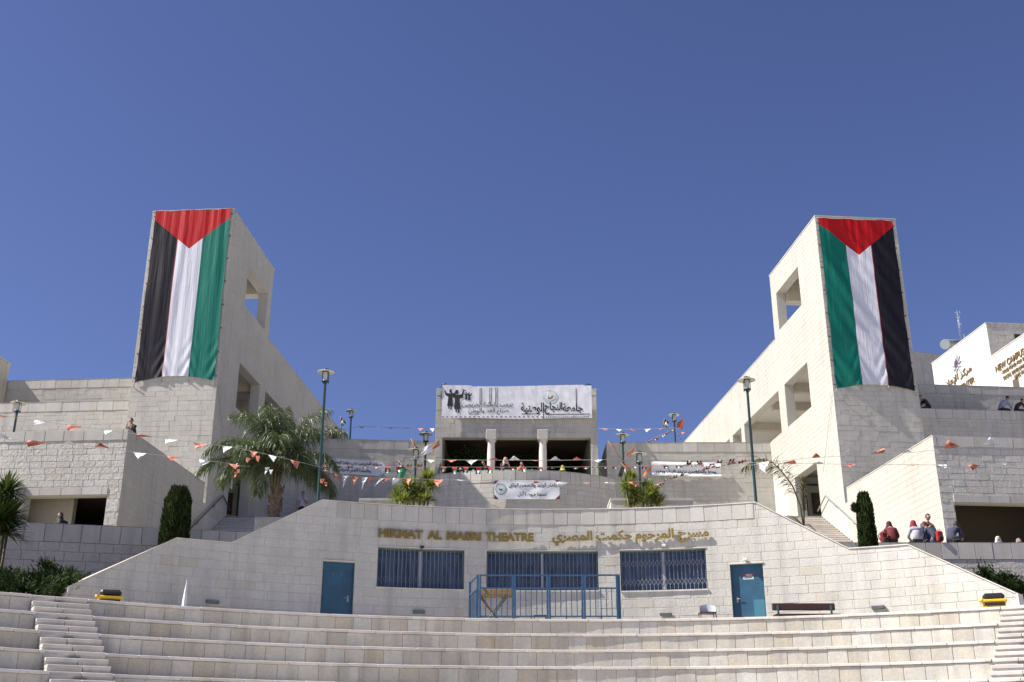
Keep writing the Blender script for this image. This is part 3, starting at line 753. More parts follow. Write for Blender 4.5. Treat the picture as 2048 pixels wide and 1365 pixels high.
    F = B.front(16.82); cx = B.sg * 1.7; b = MB()
    for i in range(8):
        t0 = i * math.pi / 4
        q = [(cx + r_ * math.cos(t0 + d), 12.92 + r_ * math.sin(t0 + d)) for r_, d in ((.06, 0), (.2, -.3), (.36, 0), (.2, .3))]
        poly_slab(b, F, q, .002, .012)
    b.build('mosaic_star', 'gold', p)
    b = MB(); B.box(b, .9, 1.0, 16.84, 16.89, 11.3, 14.2); B.box(b, 2.4, 2.5, 16.84, 16.89, 11.3, 14.2); B.box(b, 1.0, 2.4, 16.84, 16.89, 13.9, 14.0); b.build('lobby_frame', 'frame', root)
    # ceiling lamp in the gallery
    v = B.W @ Vector((B.sg * 1.1, 12.9, 0)); b = MB(); b.lathe([(0, 19.45), (.16, 19.45), (.16, 19.15), (.12, 19.13), (0, 19.13)], 14, c=(v.x, v.y, 0)); b.build('ceiling_lamp', 'stainedwood', root)
    # lower block front with a wide opening
    LFR = B.front(0); lh = B.fhole(*lowh)
    b = MB(); wall_cells(b, LFR, [B.frect(.5, width, 5, zl)], [lh], -.5, 0); B.box(b, width - .5, width, .5, 9.2, 5, zl); b.build('lower_wall', 'mortar', root)
    stones(root, LFR, [B.frect(-.018, width, 6.4, lowh[2]), B.frect(-.018, width, lowh[2], lowh[3]), B.frect(-.018, width, lowh[3] + .29, zl - .42), B.frect(-.018, lowh[0], lowh[3], lowh[3] + .29), B.frect(lowh[1], width, lowh[3], lowh[3] + .29)], [lh], course=.25, z0=6.4, lens=(.42, .66), t=.022, g=.011, m='rough', seed=seed + 3, limit=150, joined='lower_stones')
    stones(root, LFR, [B.frect(lowh[0], lowh[1], lowh[3], lowh[3] + .29)], zrows=[(lowh[3], lowh[3] + .29)], lens=(.8, .9), t=.045, m='smooth', name='lintel_stone', seed=4)
    stones(root, LFR, [B.frect(-.02, width, zl - .42, zl)], zrows=[(zl - .42, zl)], lens=(.74, .82), t=.045, g=.012, m='smooth', name='coping_stone', seed=6)
    b = MB(); B.box(b, .5, width - .5, .5, 9.2, 10.6, 11.2); b.build('roof_terrace', 'paving', root)
    b = MB(); B.box(b, .5, width - .5, .5, 8.8, 10.0, 10.2); b.build('lower_ceiling', 'darkwood', root)
    b = MB(); B.box(b, .5, width - .5, 8.6, 8.8, 5, 10.0); B.box(b, .502, .52, .5, 8.6, 5, 10.0); b.build('lower_back_wall', 'dark', root)
    a = .95 * lowh[1]
    b = MB()
    if B.sg < 0: B.box(b, 2.55, 6.0, 1.6, 1.9, 5, 10.0)
    else: B.box(b, 1.9, 5.2, 3.2, 3.5, 5, 10.0)
    b.build('lower_partition', 'darkwood' if B.sg > 0 else 'plaster', root)
    b = MB(); B.box(b, lowh[0] + .02, lowh[1] - .02, .08, .45, lowh[3] - .02, lowh[3] + .001); b.build('soffit', 'plaster', root)
    # handrail along the stair
    b = MB(); pts = []
    for y, z in ((12.4, 11.55), (11.2, 12.05), (3.4, 7.35)):
        v = B.W @ Vector((-B.sg * .16, y, z)); pts.append(v)
    b.tube(pts, .035, 6); 
    for y in (10.2, 8.2, 6.2, 4.4):
        z = 12.05 - (11.2 - y) * (4.7 / 7.8); b.tube([B.W @ Vector((-B.sg * .16, y, z)), B.W @ Vector((-B.sg * .13, y, z - .16)), B.W @ Vector((0, y, z - .18))], .018, 5)
    b.build('handrail', 'steel' if B.sg > 0 else 'stainedwood', root)
    return root
TBL = tower_building(LL, 'left stone tower building in shade, flag hanging on its front', 12.12, 26.42, 22.2, 24.35, 12, (.5, 3.75, 6.2, 9.57), 50)
TBR = tower_building(RL, 'right stone tower building with brightly sunlit side wall and flag on its front', 11.87, 26.02, 22.15, 24.2, 10, (.5, 5.2, 6.2, 9.28), 60)
# protruding lintel box at the left block
b = MB(); LL.box(b, 3.78, 7, -.6, -.05, 9.25, 10.0); LL.box(b, 4.2, 7, -.35, -.05, 6.2, 9.25); b.build('porch', 'smooth', TBL)
# left: dark notice board and door beside the shaded lobby
b = MB(); F = LL.side(); slab(b, F, 12.37, 12.95, 11.9, 13.95, -.3, -.22); b.build('lobby_door', 'black', TBL)
b = MB(); slab(b, F, 13.1, 13.5, 12.9, 13.6, -.28, -.2); b.build('meter_box', 'ceiling', TBL)

def flight(B, z0=6.2, z1=11.25, ytop=12.2, wid=6.2):
    root = thing('stairs', None, None, (*B.P(0, 3), 6.2)); root['kind'] = 'structure'
    n = 34; h = (z1 - z0) / n; run = .278
    for i in range(n):
        y = ytop - run * (i + 1); zt = z1 - h * i - h
        b = MB()
        B.box(b, -wid, -.03, y - .035, y + run + .02, zt - .055, zt, 0); B.box(b, -wid, -.03, y + .015, y + run, zt - h - .03, zt - .055, 1)
        b.build('step', ['nosing', 'concrete'], root)  # riser coloured darker than the nosing, to stand in for the nosing's shadow
    b = MB(); B.box(b, -wid, -.03, ytop, ytop + .6, z0, z1); b.build('landing', 'paving', root)
    b = MB(); B.box(b, -wid - .5, -wid - .01, 2.6, ytop, 5, 7.9); b.build('stair_curb', 'stone', root)
flight(LL); flight(RL)

# terrace walls behind the lower blocks
def terr(B, label, y, a0, a1, top, seed, m='stone', zb=9, zc=11):
    p = B.P(a0, y) if B.sg > 0 else B.P(a1, y)
    return block_wall(label, p, B.D(1, 0), a1 - a0, zb, top, cop=.5, m=m, seed=seed, zc=zc, limit=160)
terr(LL, 'pale stone terrace wall with bright coping behind the left block, lamp post in front', 12.0, 4.1, 19, 17.22, 71)
terr(LL, 'rearmost stone terrace wall on the left, crossed by a dark shadow at its end', 15.5, 4.1, 21, 19.64, 72, zc=16)
terr(RL, 'grey stone terrace wall on the right with three people sitting along its top', 12.3, 4.1, 19, 16.92, 73)
terr(RL, 'stone terrace wall behind the seated people, below the white campus building', 16.0, 4.1, 21, 19.5, 74, zc=16)
frag = thing('stone_building', 'corner of a stone building cut by the left edge of the picture', 'building', (*LL.P(14, 13.5), 16))
b = MB(); LL.box(b, 13.95, 19, 13.0, 15.4, 14, 20.55); b.build('wall', 'stone', frag)
b = MB(); LL.box(b, 13.90, 19, 12.95, 15.45, 20.552, 20.62); b.build('capping', 'smooth', frag)

# ================================================================== white campus building, far right
d = Vector(RL.D(0, 1)); cf = Vector((840 / 1, 0))
def aty(x, y, Y):
    a = (x - 1024) / 2250; q = (682.5 - y) / 2250; ry = CP - q * SP; return Vector((a * Y / ry, Y, (SP + q * CP) * Y / ry))
c0 = aty(1864, 728, 88)
CB = Flat((c0.x, c0.y), (-d.x, -d.y))
camp = thing('campus_building', 'brightly sunlit pale building at far right with gold and bronze lettering', 'building', (c0.x, c0.y, 16))
upL = 9.2; ztu, ztl = 31.05, 28.35
M['campus'] = stone_mat('pale_campus_stone', [(0, (.60, .58, .54)), (1, (.64, .62, .58))], .2, 12, stain=.06)
b = MB(); slab(b, CB, 0, upL, 14, ztu, -12, 0); b.build('upper_block', 'mortar', camp)
b = MB(); slab(b, CB, upL + .001, 24, 14, ztl, -12, 0); b.build('lower_wing', 'mortar', camp)
stones(camp, CB, [rect(0, upL, 18, ztu), rect(upL, 24, 18, ztl)], course=.4, z0=18, lens=(.72, .96), t=.02, g=.008, m='campus', seed=80, limit=120, jitter=.001)
c1 = CB.pt(upL, 0, 0); CF = Flat((c1.x, c1.y), RL.D(1, 0))
stones(camp, CF, [rect(0, 11, ztl - .3, ztu)], [(2.05, 2.95, ztu - 1.75, ztu - .75)], course=.3, z0=ztl - .3, t=.013, m='stone', seed=81, limit=80, name='front_stone', joined='front_stones')
b = MB(); slab(b, CF, 2.07, 2.93, ztu - 1.73, ztu - .77, .0, .012); wn = b.build('window', 'frame', camp)
b = MB(); slab(b, CF, 2.14, 2.86, ztu - 1.66, ztu - .84, .013, .018); b.build('pane', 'black', wn)
b = MB(); slab(b, CB, -.05, upL + .05, ztu, ztu + .08, -12, .05); slab(b, CB, upL + .06, 24, ztl, ztl + .08, -12, .05); b.build('capping', 'smooth', camp)
# lettering
def ontocb(px, py):
    """where the sight line through the photo's pixel meets the building's long wall (used once, to place the signs)"""
    a = (px - 1024) / 2250; q = (682.5 - py) / 2250; r = Vector((a, CP - q * SP, SP + q * CP)); N = CB.N
    t = CB.O.dot(N) / r.dot(N); p = r * t; return (p - CB.O).dot(CB.U), p.z
def signline(txt, p0, p1, h, m='bronze', ar=False, bold=.03):
    (ua, za), (ub, zb_) = ontocb(*p0), ontocb(*p1)
    lettering(txt, CB, (ua + ub) / 2, (za + zb_) / 2, ub - ua, h, .07, m, camp, extr=.05, bold=bold * .4, ar=ar)
signline('CENTER', (1921, 778), (1950, 758), .46)
signline('مركز الإعلام', (1888, 772), (1945, 742), .78, ar=True, bold=.03)
signline('NEW CAMPUS', (1993, 738), (2050, 704), .50, bold=.02)
signline('ARAB FUND FOR ECONOMIC', (2006, 744), (2076, 703), .26, bold=.01)
signline('SOCIAL DEVELOPMENT', (2008, 756), (2060, 727), .26, bold=.01)
signline('OPEC FUND', (2031, 755), (2058, 739), .26, bold=.01)
ue, ze = ontocb(1915, 728); b = MB()
for i in range(10):
    t0 = i * math.pi / 5
    q = [(ue + r_ * math.cos(t0 + dd), ze + r_ * math.sin(t0 + dd) * 1.0) for r_, dd in ((.18, 0), (.42, -.24), (.74, 0), (.42, .24))]
    poly_slab(b, CB, q, .03, .10)
em = b.build('emblem', cloth((.32, .36, .40)), camp)
b = MB()
for i in range(10):
    t0 = i * math.pi / 5 + .31; q = [(ue + r_ * math.cos(t0 + dd), ze + r_ * math.sin(t0 + dd)) for r_, dd in ((.08, 0), (.2, -.3), (.36, 0), (.2, .3))]; poly_slab(b, CB, q, .11, .14)
b.build('emblem_centre', cloth((.16, .05, .09)), em)
u_, z_ = ontocb(2032, 772); b = MB(); slab(b, CB, u_ - .3, u_ + .5, z_ - .5, z_ + .5, .02, .03); b.build('window', 'darkwood', camp)
q0, q1 = aty(1790, 700, 97), aty(1925, 697, 99)
block_wall('distant high stone wall between the right tower and the white building, under the water tank', (q0.x, q0.y), (q1.x - q0.x, q1.y - q0.y), (q1 - q0).length, 16, q0.z, cop=.55, seed=75, zc=29, course=.42, limit=60)
# water tank and mast on the roof
tk = thing('water_tank', 'pale metal water tank lying on the roof beside the mast', 'tank', tuple(aty(1904, 698, 100)))
p = aty(1890, 689, 100); q = aty(1921, 689, 103); b = MB(); b.tube([p, q], .48, 20); b.build('drum', 'steel', tk)
b = MB(); b.tube([p + Vector((.5, 0, -.44)), p + Vector((.5, 0, -1.0))], .06, 6); b.tube([q + Vector((-.4, 0, -.44)), q + Vector((-.4, 0, -1.0))], .06, 6); b.build('stand', 'steel', tk)
ms = thing('antenna_mast', 'thin lattice radio mast above the white building', 'antenna', tuple(aty(1922, 700, 104)))
p = aty(1925, 700, 104); top = aty(1914, 622, 104); b = MB()
for dx in (-.09, .09): b.tube([p + Vector((dx, 0, 0)), top + Vector((dx * .3, 0, 0))], .022, 4)
for i in range(12):
    a = p.lerp(top, i / 12); c = p.lerp(top, (i + 1) / 12); s = (-1) ** i; b.tube([a + Vector((.09 * s, 0, 0)), c + Vector((-.08 * s, 0, 0))], .014, 4)
b.build('lattice', 'steel', ms)
b = MB()
for f_, l in ((.93, .5), (.8, .32), (.62, .42)):
    a = p.lerp(top, f_); b.tube([a + Vector((-l / 2, 0, .1)), a + Vector((l / 2, 0, -.05))], .016, 4); b.tube([a + Vector((l / 2, 0, -.3)), a + Vector((l / 2, 0, .3))], .014, 4)
b.build('aerial', 'steel', ms)
q = aty(1930, 695, 104); b = MB(); b.tube([q, q + Vector((.1, 0, 1.4))], .03, 5); b.build('pipe', 'steel', ms)
# ================================================================== BIG FLAGS on the towers
def flag_mat(name, order, side, apex, rough=.48):
    """flat print: three lengthwise stripes with a red triangle at the hoist (top)"""
    m = bpy.data.materials.new(name); m.use_nodes = True; n = m.node_tree; N = n.nodes.new; L = n.links.new
    b = n.nodes['Principled BSDF']; b.inputs['Roughness'].default_value = rough; b.inputs['Specular IOR Level'].default_value = .22
    uv = N('ShaderNodeUVMap'); uv.uv_map = 'UVMap'; sp = N('ShaderNodeSeparateXYZ'); L(uv.outputs[0], sp.inputs[0])
    def math_(op, a, b_=None, c=None):
        x = N('ShaderNodeMath'); x.operation = op
        for i, q in enumerate((a, b_, c)):
            if q is None: continue
            if isinstance(q, (int, float)): x.inputs[i].default_value = q
            else: L(q, x.inputs[i])
        return x.outputs[0]
    cr = N('ShaderNodeValToRGB'); cr.color_ramp.interpolation = 'CONSTANT'; e = cr.color_ramp.elements
    C = {'k': (.012, .010, .014, 1), 'w': (.62, .62, .68, 1), 'g': (.005, .145, .105, 1)}
    e[0].position = 0; e[0].color = C[order[0]]; e[1].position = .334; e[1].color = C[order[1]]; x = e.new(.667); x.color = C[order[2]]
    L(sp.outputs[0], cr.inputs[0])
    tri = math_('ADD', side, math_('MULTIPLY', apex - side, math_('SUBTRACT', 1, math_('ABSOLUTE', math_('SUBTRACT', math_('MULTIPLY', sp.outputs[0], 2), 1)))))
    isr = math_('LESS_THAN', sp.outputs[1], tri)
    # narrow red seam between the black and the white stripe
    k = .334 if order[0] == 'k' else .667
    seam = math_('LESS_THAN', math_('ABSOLUTE', math_('SUBTRACT', sp.outputs[0], k)), .006)
    mx = N('ShaderNodeMix'); mx.data_type = 'RGBA'; L(math_('MAXIMUM', isr, math_('MULTIPLY', seam, .6)), mx.inputs[0]); L(cr.outputs[0], mx.inputs[6]); mx.inputs[7].default_value = (.42, .006, .008, 1)
    L(mx.outputs[2], b.inputs['Base Color'])
    g = N('ShaderNodeNewGeometry'); mp = N('ShaderNodeMapping'); mp.inputs['Scale'].default_value = (4.2, 4.2, .3); L(g.outputs['Position'], mp.inputs[0])
    t = N('ShaderNodeTexNoise'); t.inputs['Scale'].default_value = 2.2; t.inputs['Detail'].default_value = 2; t.inputs['Distortion'].default_value = .5; L(mp.outputs[0], t.inputs['Vector'])
    bp = N('ShaderNodeBump'); bp.inputs['Strength'].default_value = .22; bp.inputs['Distance'].default_value = .08; L(t.outputs[0], bp.inputs['Height']); L(bp.outputs[0], b.inputs['Normal'])
    return m
def big_flag(B, label, order, a0, a1, ztop, zbot, arch, side, apex, seed, diag):
    F = B.front(9.27); u0, u1 = B.X(a0, a1); root = thing('flag', label, 'flag', tuple(F.pt((u0 + u1) / 2, zbot, .1)), 0, 'long flags hung down the tower fronts')
    nu, nv = 64, 190; H = ztop - zbot; W = u1 - u0; V = []; UV = []
    rn = seed * 13.7
    for j in range(nv + 1):
        v = j / nv
        for i in range(nu + 1):
            u = i / nu
            top = max(0, 1 - v / .45); bot = max(0, (v - .72) / .28)
            d = .03 * top ** .5 * noise.noise(Vector((u * 17, v * 1.6, rn))) 
            q = Vector((u * (7 if diag else 12) - diag * v * 11, v * 2.2 + diag * u * 2, rn + 5)); d += (.10 if diag else .028) * (.45 + .55 * (1 - top)) * noise.noise(q)
            d += .04 * noise.noise(Vector((u * 3.2, v * 3, rn + 9)))
            # sagging cross folds near the lower hem, hung from the corners of each stripe
            s3 = abs(((u * 3) % 1) - .5) * 2
            d += .03 * bot * math.sin((v * 60 + 7 * s3 * s3 + 3 * u)) * s3
            z = ztop - v * H + arch * (1 - (2 * u - 1) ** 2) * v ** 3 + .05 * math.sin(u * 14 + rn) * (1 if j == 0 else 0) * .6
            uu = u0 + W * u + (.03 * noise.noise(Vector((v * 9, rn, 0))) if i in (0, nu) else 0)
            V.append(tuple(F.pt(uu, z, .10 + d))); UV.append((u, v))
    Fc = [(j * (nu + 1) + i, (j + 1) * (nu + 1) + i, (j + 1) * (nu + 1) + i + 1, j * (nu + 1) + i + 1) for j in range(nv) for i in range(nu)]
    me = bpy.data.meshes.new('flag_cloth'); me.from_pydata(V, [], Fc); uvl = me.uv_layers.new(name='UVMap')
    for l in me.loops: uvl.data[l.index].uv = UV[l.vertex_index]
    me.polygons.foreach_set('use_smooth', [True] * len(Fc)); me.materials.append(flag_mat(label[:20], order, side, apex)); me.update()
    link('flag_cloth', me, root)
    for s, uu in ((0, u0), (1, u1)):
        for k in range(8):
            z = ztop - .3 - k * (H - .5) / 7; b = MB(); dx = (-.07 if s == 0 else .07)
            b.tube([F.pt(uu, z, .09), F.pt(uu + dx, z + .05, .03)], .012, 4); b.box(-.022, .022, -.022, .022, .0, .04, 0, F.fr(uu + dx, z + .05, .02)); b.build('tie', 'black', root)
    for q in (0, 1 / 3, 2 / 3, 1):
        uu = u0 + W * q; z = zbot + arch * (1 - (2 * q - 1) ** 2)
        b = MB(); b.tube([F.pt(uu, z, .15), F.pt(uu + .12 * (q - .5), z - .22, .03)], .018, 5); b.build('tie', 'rope', root)
    b = MB(); pts = [F.pt(u0 - .08 + (W + .16) * i / 10, ztop + .03 + .025 * math.sin(i * 2.1), .06) for i in range(11)]; b.tube(pts, .025, 5); b.build('top_rope', 'rope', root)
    return root
big_flag(LL, 'long Palestinian flag on the left tower, black stripe on its left side', 'kwg', .12, 4.02, 26.40, 17.2, .28, .052, .235, 1, 0)
big_flag(RL, 'long Palestinian flag on the right tower, green stripe on its left side', 'gwk', .13, 4.0, 25.88, 16.78, .27, .034, .215, 2, 1)
for B, z in ((LL, 17.0), (RL, 16.6)):   # guy rope hanging along each side wall
    v = lambda a, y, z: B.W @ Vector((B.sg * a, y, z))
    t = thing('rope', 'thin rope hanging down the %s tower side wall from the flag corner' % ('left' if B.sg < 0 else 'right'), 'rope', tuple(v(-.05, 9.4, z)))
    b = MB(); b.tube([v(-.05, 9.35, z), v(-.12, 10.4, z - 2.0), v(-.15, 11.2, z - 3.4)], .012, 4); b.build('line', 'rope', t)

# ================================================================== BANNERS
def banner_sheet(name, F, pts_fn, nu, nv, m, parent):
    V = [tuple(pts_fn(i / nu, j / nv)) for j in range(nv + 1) for i in range(nu + 1)]
    f = [(j * (nu + 1) + i, (j + 1) * (nu + 1) + i, (j + 1) * (nu + 1) + i + 1, j * (nu + 1) + i + 1) for j in range(nv) for i in range(nu)]
    b = MB(); b.add(V, f, sm=True); return b.build(name, m, parent)
gb = thing('banner', 'large white university banner with black lettering and graduates, on the gatehouse front', 'banner', (.25, 60.2, 18))
def gdisp(u, z):
    t = max(0, (u - 1.5) / 3)
    return .20 + .035 * noise.noise(Vector((u * 1.3 + z * 1.0, z * .5, 3))) + .016 * noise.noise(Vector((u * 6 + z * 3, z * 2.0, 8))) + .05 * t
def gz(u, v):
    uu = -3.93 + 8.4 * u; z = 19.97 - 1.93 * v + .03 * math.sin(u * 9) * v - (.05 * (u > .95) + .04 * math.sin(u * 5)) * (1 - v) + (.05 if u < .2 else 0) * (1 - v)
    return GF.pt(uu, z, gdisp(uu, z))
banner_sheet('cloth', GF, gz, 90, 26, 'cloth', gb)
def G(cx, cy): return -3.93 + (cx - 150) / 1735 * 8.4, 19.95 - (cy - 80) / 405 * 1.93
def gprint(polys, m, name='print', off=.012):
    b = MB()
    for pl in polys:
        q = [G(*p) for p in pl]
        if area(q) < 0: q = q[::-1]
        n = len(q); b.add([GF.pt(u, z, gdisp(u, z) + off) for u, z in q], [tuple(range(n))])
    return b.build(name, m, gb)
def bar(x0, y0, x1, y1, w=8):
    dx, dy = x1 - x0, y1 - y0; L = math.hypot(dx, dy); nx, ny = -dy / L * w / 2, dx / L * w / 2
    k = max(1, int(L / 60)); out = []
    for i in range(k):
        a, c = i / k, (i + 1) / k
        out.append([(x0 + dx * a + nx, y0 + dy * a + ny), (x0 + dx * c + nx, y0 + dy * c + ny), (x0 + dx * c - nx, y0 + dy * c - ny), (x0 + dx * a - nx, y0 + dy * a - ny)])
    return out
def gtext(txt, x0, x1, y0, y1, m='print', bold=.02):
    (ua, za), (ub, zb_) = G(x0, y1), G(x1, y0)
    return lettering(txt, GF, (ua + ub) / 2, (za + zb_) / 2, ub - ua, zb_ - za, .014, m, gb, bold=bold, ar=True, disp=gdisp)
gtext('الوطنية', 1065, 1335, 285, 432, bold=.03); gtext('النجاح', 1340, 1545, 280, 432, bold=.03); gtext('جامعة', 1548, 1780, 300, 420, bold=.03)
gtext('ترحب بالطلبة الخريجين', 385, 970, 278, 345, bold=.012); gtext('صناع الغد والوطن', 458, 922, 358, 432, bold=.015)
ps = bar(1075, 425, 1285, 425, 10) + bar(1345, 430, 1858, 430, 10) + bar(1708, 115, 1708, 345, 10) + bar(1324, 285, 1324, 480, 9) + bar(400, 338, 965, 338, 5) + bar(462, 428, 600, 428, 5)
for x in (590, 605, 703, 722, 772, 790): ps += bar(x, 100, x, 300, 7)
gprint(ps, 'print', 'print_rule')
gprint([[(x + 22 * (i % 2), y) for x, y in ((c - 9, 455), (c + 9, 455), (c + 9, 467), (c - 9, 467))] for i, c in enumerate(range(165, 1290, 26))], 'printorn', 'border_print')
gprint([[(x, y + 2) for x, y in ((c - 8, 457), (c + 8, 457), (c + 8, 467), (c - 8, 467))] for c in range(1360, 1860, 22)], 'print', 'border_print')
gprint([[(x, y) for x, y in ((c - 3, 300), (c + 4, 300), (c + 4, 308), (c - 3, 308))] for c in (1082, 1096, 1556, 1570)] + [[(c - 3, 402), (c + 4, 402), (c + 4, 410), (c - 3, 410)] for c in (1126, 1138)], 'printred', 'dots')
def grad(x, y, s, lean=0, diploma=False):
    """graduate in gown with both arms raised, flat silhouette"""
    T = lambda pl: [(x + (px + lean * (60 - py) * .15) * s, y + py * s) for px, py in pl]
    out = [T([(-7, -66), (7, -66), (9, -56), (6, -46), (-6, -46), (-9, -56)]), T([(-13, -70), (0, -76), (13, -70), (0, -64)]),
           T([(-17, -42), (17, -42), (16, -5), (22, 60), (-22, 60), (-16, -5)]),
           T([(-17, -42), (-16, -18), (-38, -28), (-44, -62), (-37, -66), (-30, -44)]), T([(17, -42), (30, -46), (40, -72), (47, -68), (38, -20), (16, -14)]),
           T([(-14, 60), (-3, 60), (-4, 82), (-12, 82)]), T([(3, 60), (13, 60), (14, 88), (5, 88)])]
    if diploma: out.append(T([(34, -80), (60, -72), (59, -66), (33, -74)]))
    return out
gprint(grad(245, 235, 1.55, .1) + grad(330, 260, 1.75, -.2, True) + grad(432, 205, .62) + grad(466, 212, .66, .1), 'print', 'graduates_print')
circ = [(1405 + 88 * math.cos(t * math.pi / 16), 212 + 80 * math.sin(t * math.pi / 16)) for t in range(32)]
gprint([circ], 'printgrey', 'emblem_print'); 
gprint([[(1405 + 62 * math.cos(t * math.pi / 14), 205 + 55 * math.sin(t * math.pi / 14)) for t in range(28)]], 'cloth2', 'emblem_print', .018)
gprint([[(1372, 178), (1392, 212), (1400, 236), (1388, 228), (1374, 205)], [(1398, 238), (1412, 212), (1450, 196), (1432, 226), (1410, 240)], [(1384, 226), (1420, 236), (1410, 246), (1390, 244), (1370, 238)]], 'gold', 'bird_print', .024)
for u, s in ((-4.02, 1), (4.5, -1)):   # spotlights bracketed on the parapet corners
    b = MB(); b.tube([GF.pt(u, 19.9, -.1), GF.pt(u + .08 * s, 20.08, .1), GF.pt(u + .32 * s, 20.1, .16)], .035, 6); b.build('parapet_bracket', 'post', gate)
b = MB(); b.tube([GF.pt(-3.95, 19.95, .2), GF.pt(-3.99, 19.2, .19)], .02, 5); b.build('banner_stick', 'post', gb)
for x0, y0, x1, y1 in ((560, 490, 610, 640), (720, 495, 762, 640), (1200, 495, 1225, 640), (1500, 505, 1455, 640)):
    (ua, za), (ub, zb_) = G(x0, y0), G(x1, y1); b = MB(); b.tube([GF.pt(ua, za, .2), GF.pt((ua + ub) / 2 + .04, (za + zb_) / 2, .1), GF.pt(ub, zb_, .03)], .009, 4); b.build('banner_cord', 'rope', gb)

def small_banner(label, F, pc, w, h, lines, tilt=0, sag=0, fold=False, emblem=None, corners='printorn', cap=False, off=.12, m='cloth2', edge=None):
    u, z = pc; root = thing('banner', label, 'banner', tuple(F.pt(u, z - h / 2, off)), 0)
    def D(uu, zz): 
        a = (uu - u) / w
        d = off + .03 * noise.noise(Vector((uu * 1.5, zz * 2, 4))) + sag * .3 * (1 - 4 * a * a)
        if fold: d += .05 * math.sin((zz - z) / h * 9 + a * 2) + .03 * noise.noise(Vector((uu * 3, zz * 8, 1)))
        return d
    def Zt(a): return tilt * a * w - sag * (1 - 4 * a * a)
    def pf(i, j):
        a = i - .5; hh = h / 2
        if cap: hh = h / 2 * math.sqrt(max(.02, 1 - max(0, (abs(a) - (.5 - .18 * h / w * 3)) / (.18 * h / w * 3)) ** 2))
        uu = u + a * w; zz = z + (.5 - j) * 2 * hh + Zt(a); return F.pt(uu, zz, D(uu, zz))
    banner_sheet('cloth', F, pf, 40, 14, m, root)
    for txt, fu, fz, fw_, fh in lines:
        lettering(txt, F, u + fu * w, z + fz * h + Zt(fu), fw_ * w, fh * h, .012, 'print', root, bold=.03, ar=True, disp=D, slope=tilt)
    if emblem:
        for r_, mm, o in ((.26, 'printgreen', .012), (.23, 'cloth2', .016), (.20, 'printgrey', .020), (.13, 'cloth2', .024)):
            b = MB(); n = 24; b.add([F.pt(u + emblem * w + r_ * math.cos(k * 2 * math.pi / n), z + .02 + r_ * math.sin(k * 2 * math.pi / n), D(u + emblem * w, z) + o) for k in range(n)], [tuple(range(n))]); b.build('emblem_print', mm, root)
        b = MB(); ue = u + emblem * w; q = [(-.11, .07), (-.02, -.02), (.10, .03), (.03, -.09), (-.07, -.07)]; b.add([F.pt(ue + a, z + .03 + c, D(ue, z) + .03) for a, c in q], [(0, 4, 3, 2, 1)]); b.build('emblem_print', 'print', root)
    if corners and not cap:
        for sx in (-1, 1):
            for sz in (-1, 1):
                b = MB(); q = [(u + sx * w / 2, z + sz * h / 2), (u + sx * (w / 2 - .22), z + sz * h / 2), (u + sx * w / 2, z + sz * (h / 2 - .22))]
                q = [(a, c + Zt((a - u) / w)) for a, c in q]
                if area(q) < 0: q = q[::-1]
                b.add([F.pt(a, c, D(a, c) + .012) for a, c in q], [(0, 1, 2)]); b.build('corner_print', corners, root)
    for sx in (-1, 1):
        for sz in (-1, 1):
            uu, zz = u + sx * w / 2, z + sz * h / 2 + Zt(sx * .5); b = MB(); b.tube([F.pt(uu, zz, D(uu, zz)), F.pt(uu + sx * .25, zz + sz * .12, .03)], .01, 4); b.build('cord', 'rope', root)
    return root
CBF = Flat((.72, 53.42), (1, .01))
small_banner('small white banner with two Arabic lines, hung on the curved wall', CBF, (0, 12.36), 3.14, .93,
             [('بالفكر الواعد والتصميم الواثق', .09, .20, .74, .30), ('نسجنا خيوط الأمل', .08, -.24, .44, .28)], emblem=-.40, off=.18)
small_banner('shaded banner with rounded ends hung on the wall left of the gatehouse', FBL, (13.6 - 8.75, 15.42), 3.5, .86,
             [('بسواعد الخريجين نبني دولتنا المستقلة', 0.02, .22, .84, .32), ('وعاصمتها القدس الشريف', .02, -.22, .5, .32)], cap=True, tilt=-.035, off=.1, m='cloth')
small_banner('crumpled sagging white banner hung on the sunlit wall right of the gatehouse', FBR, (9.65 - 5.29, 15.32), 3.85, .82,
             [('بالعلم نبني', .08, .28, .34, .30), ('ومعا بالخريجين يشتد البناء ويقوى', -.02, -.16, .90, .28)], tilt=-.01, sag=.05, fold=True, corners=None, off=.17)

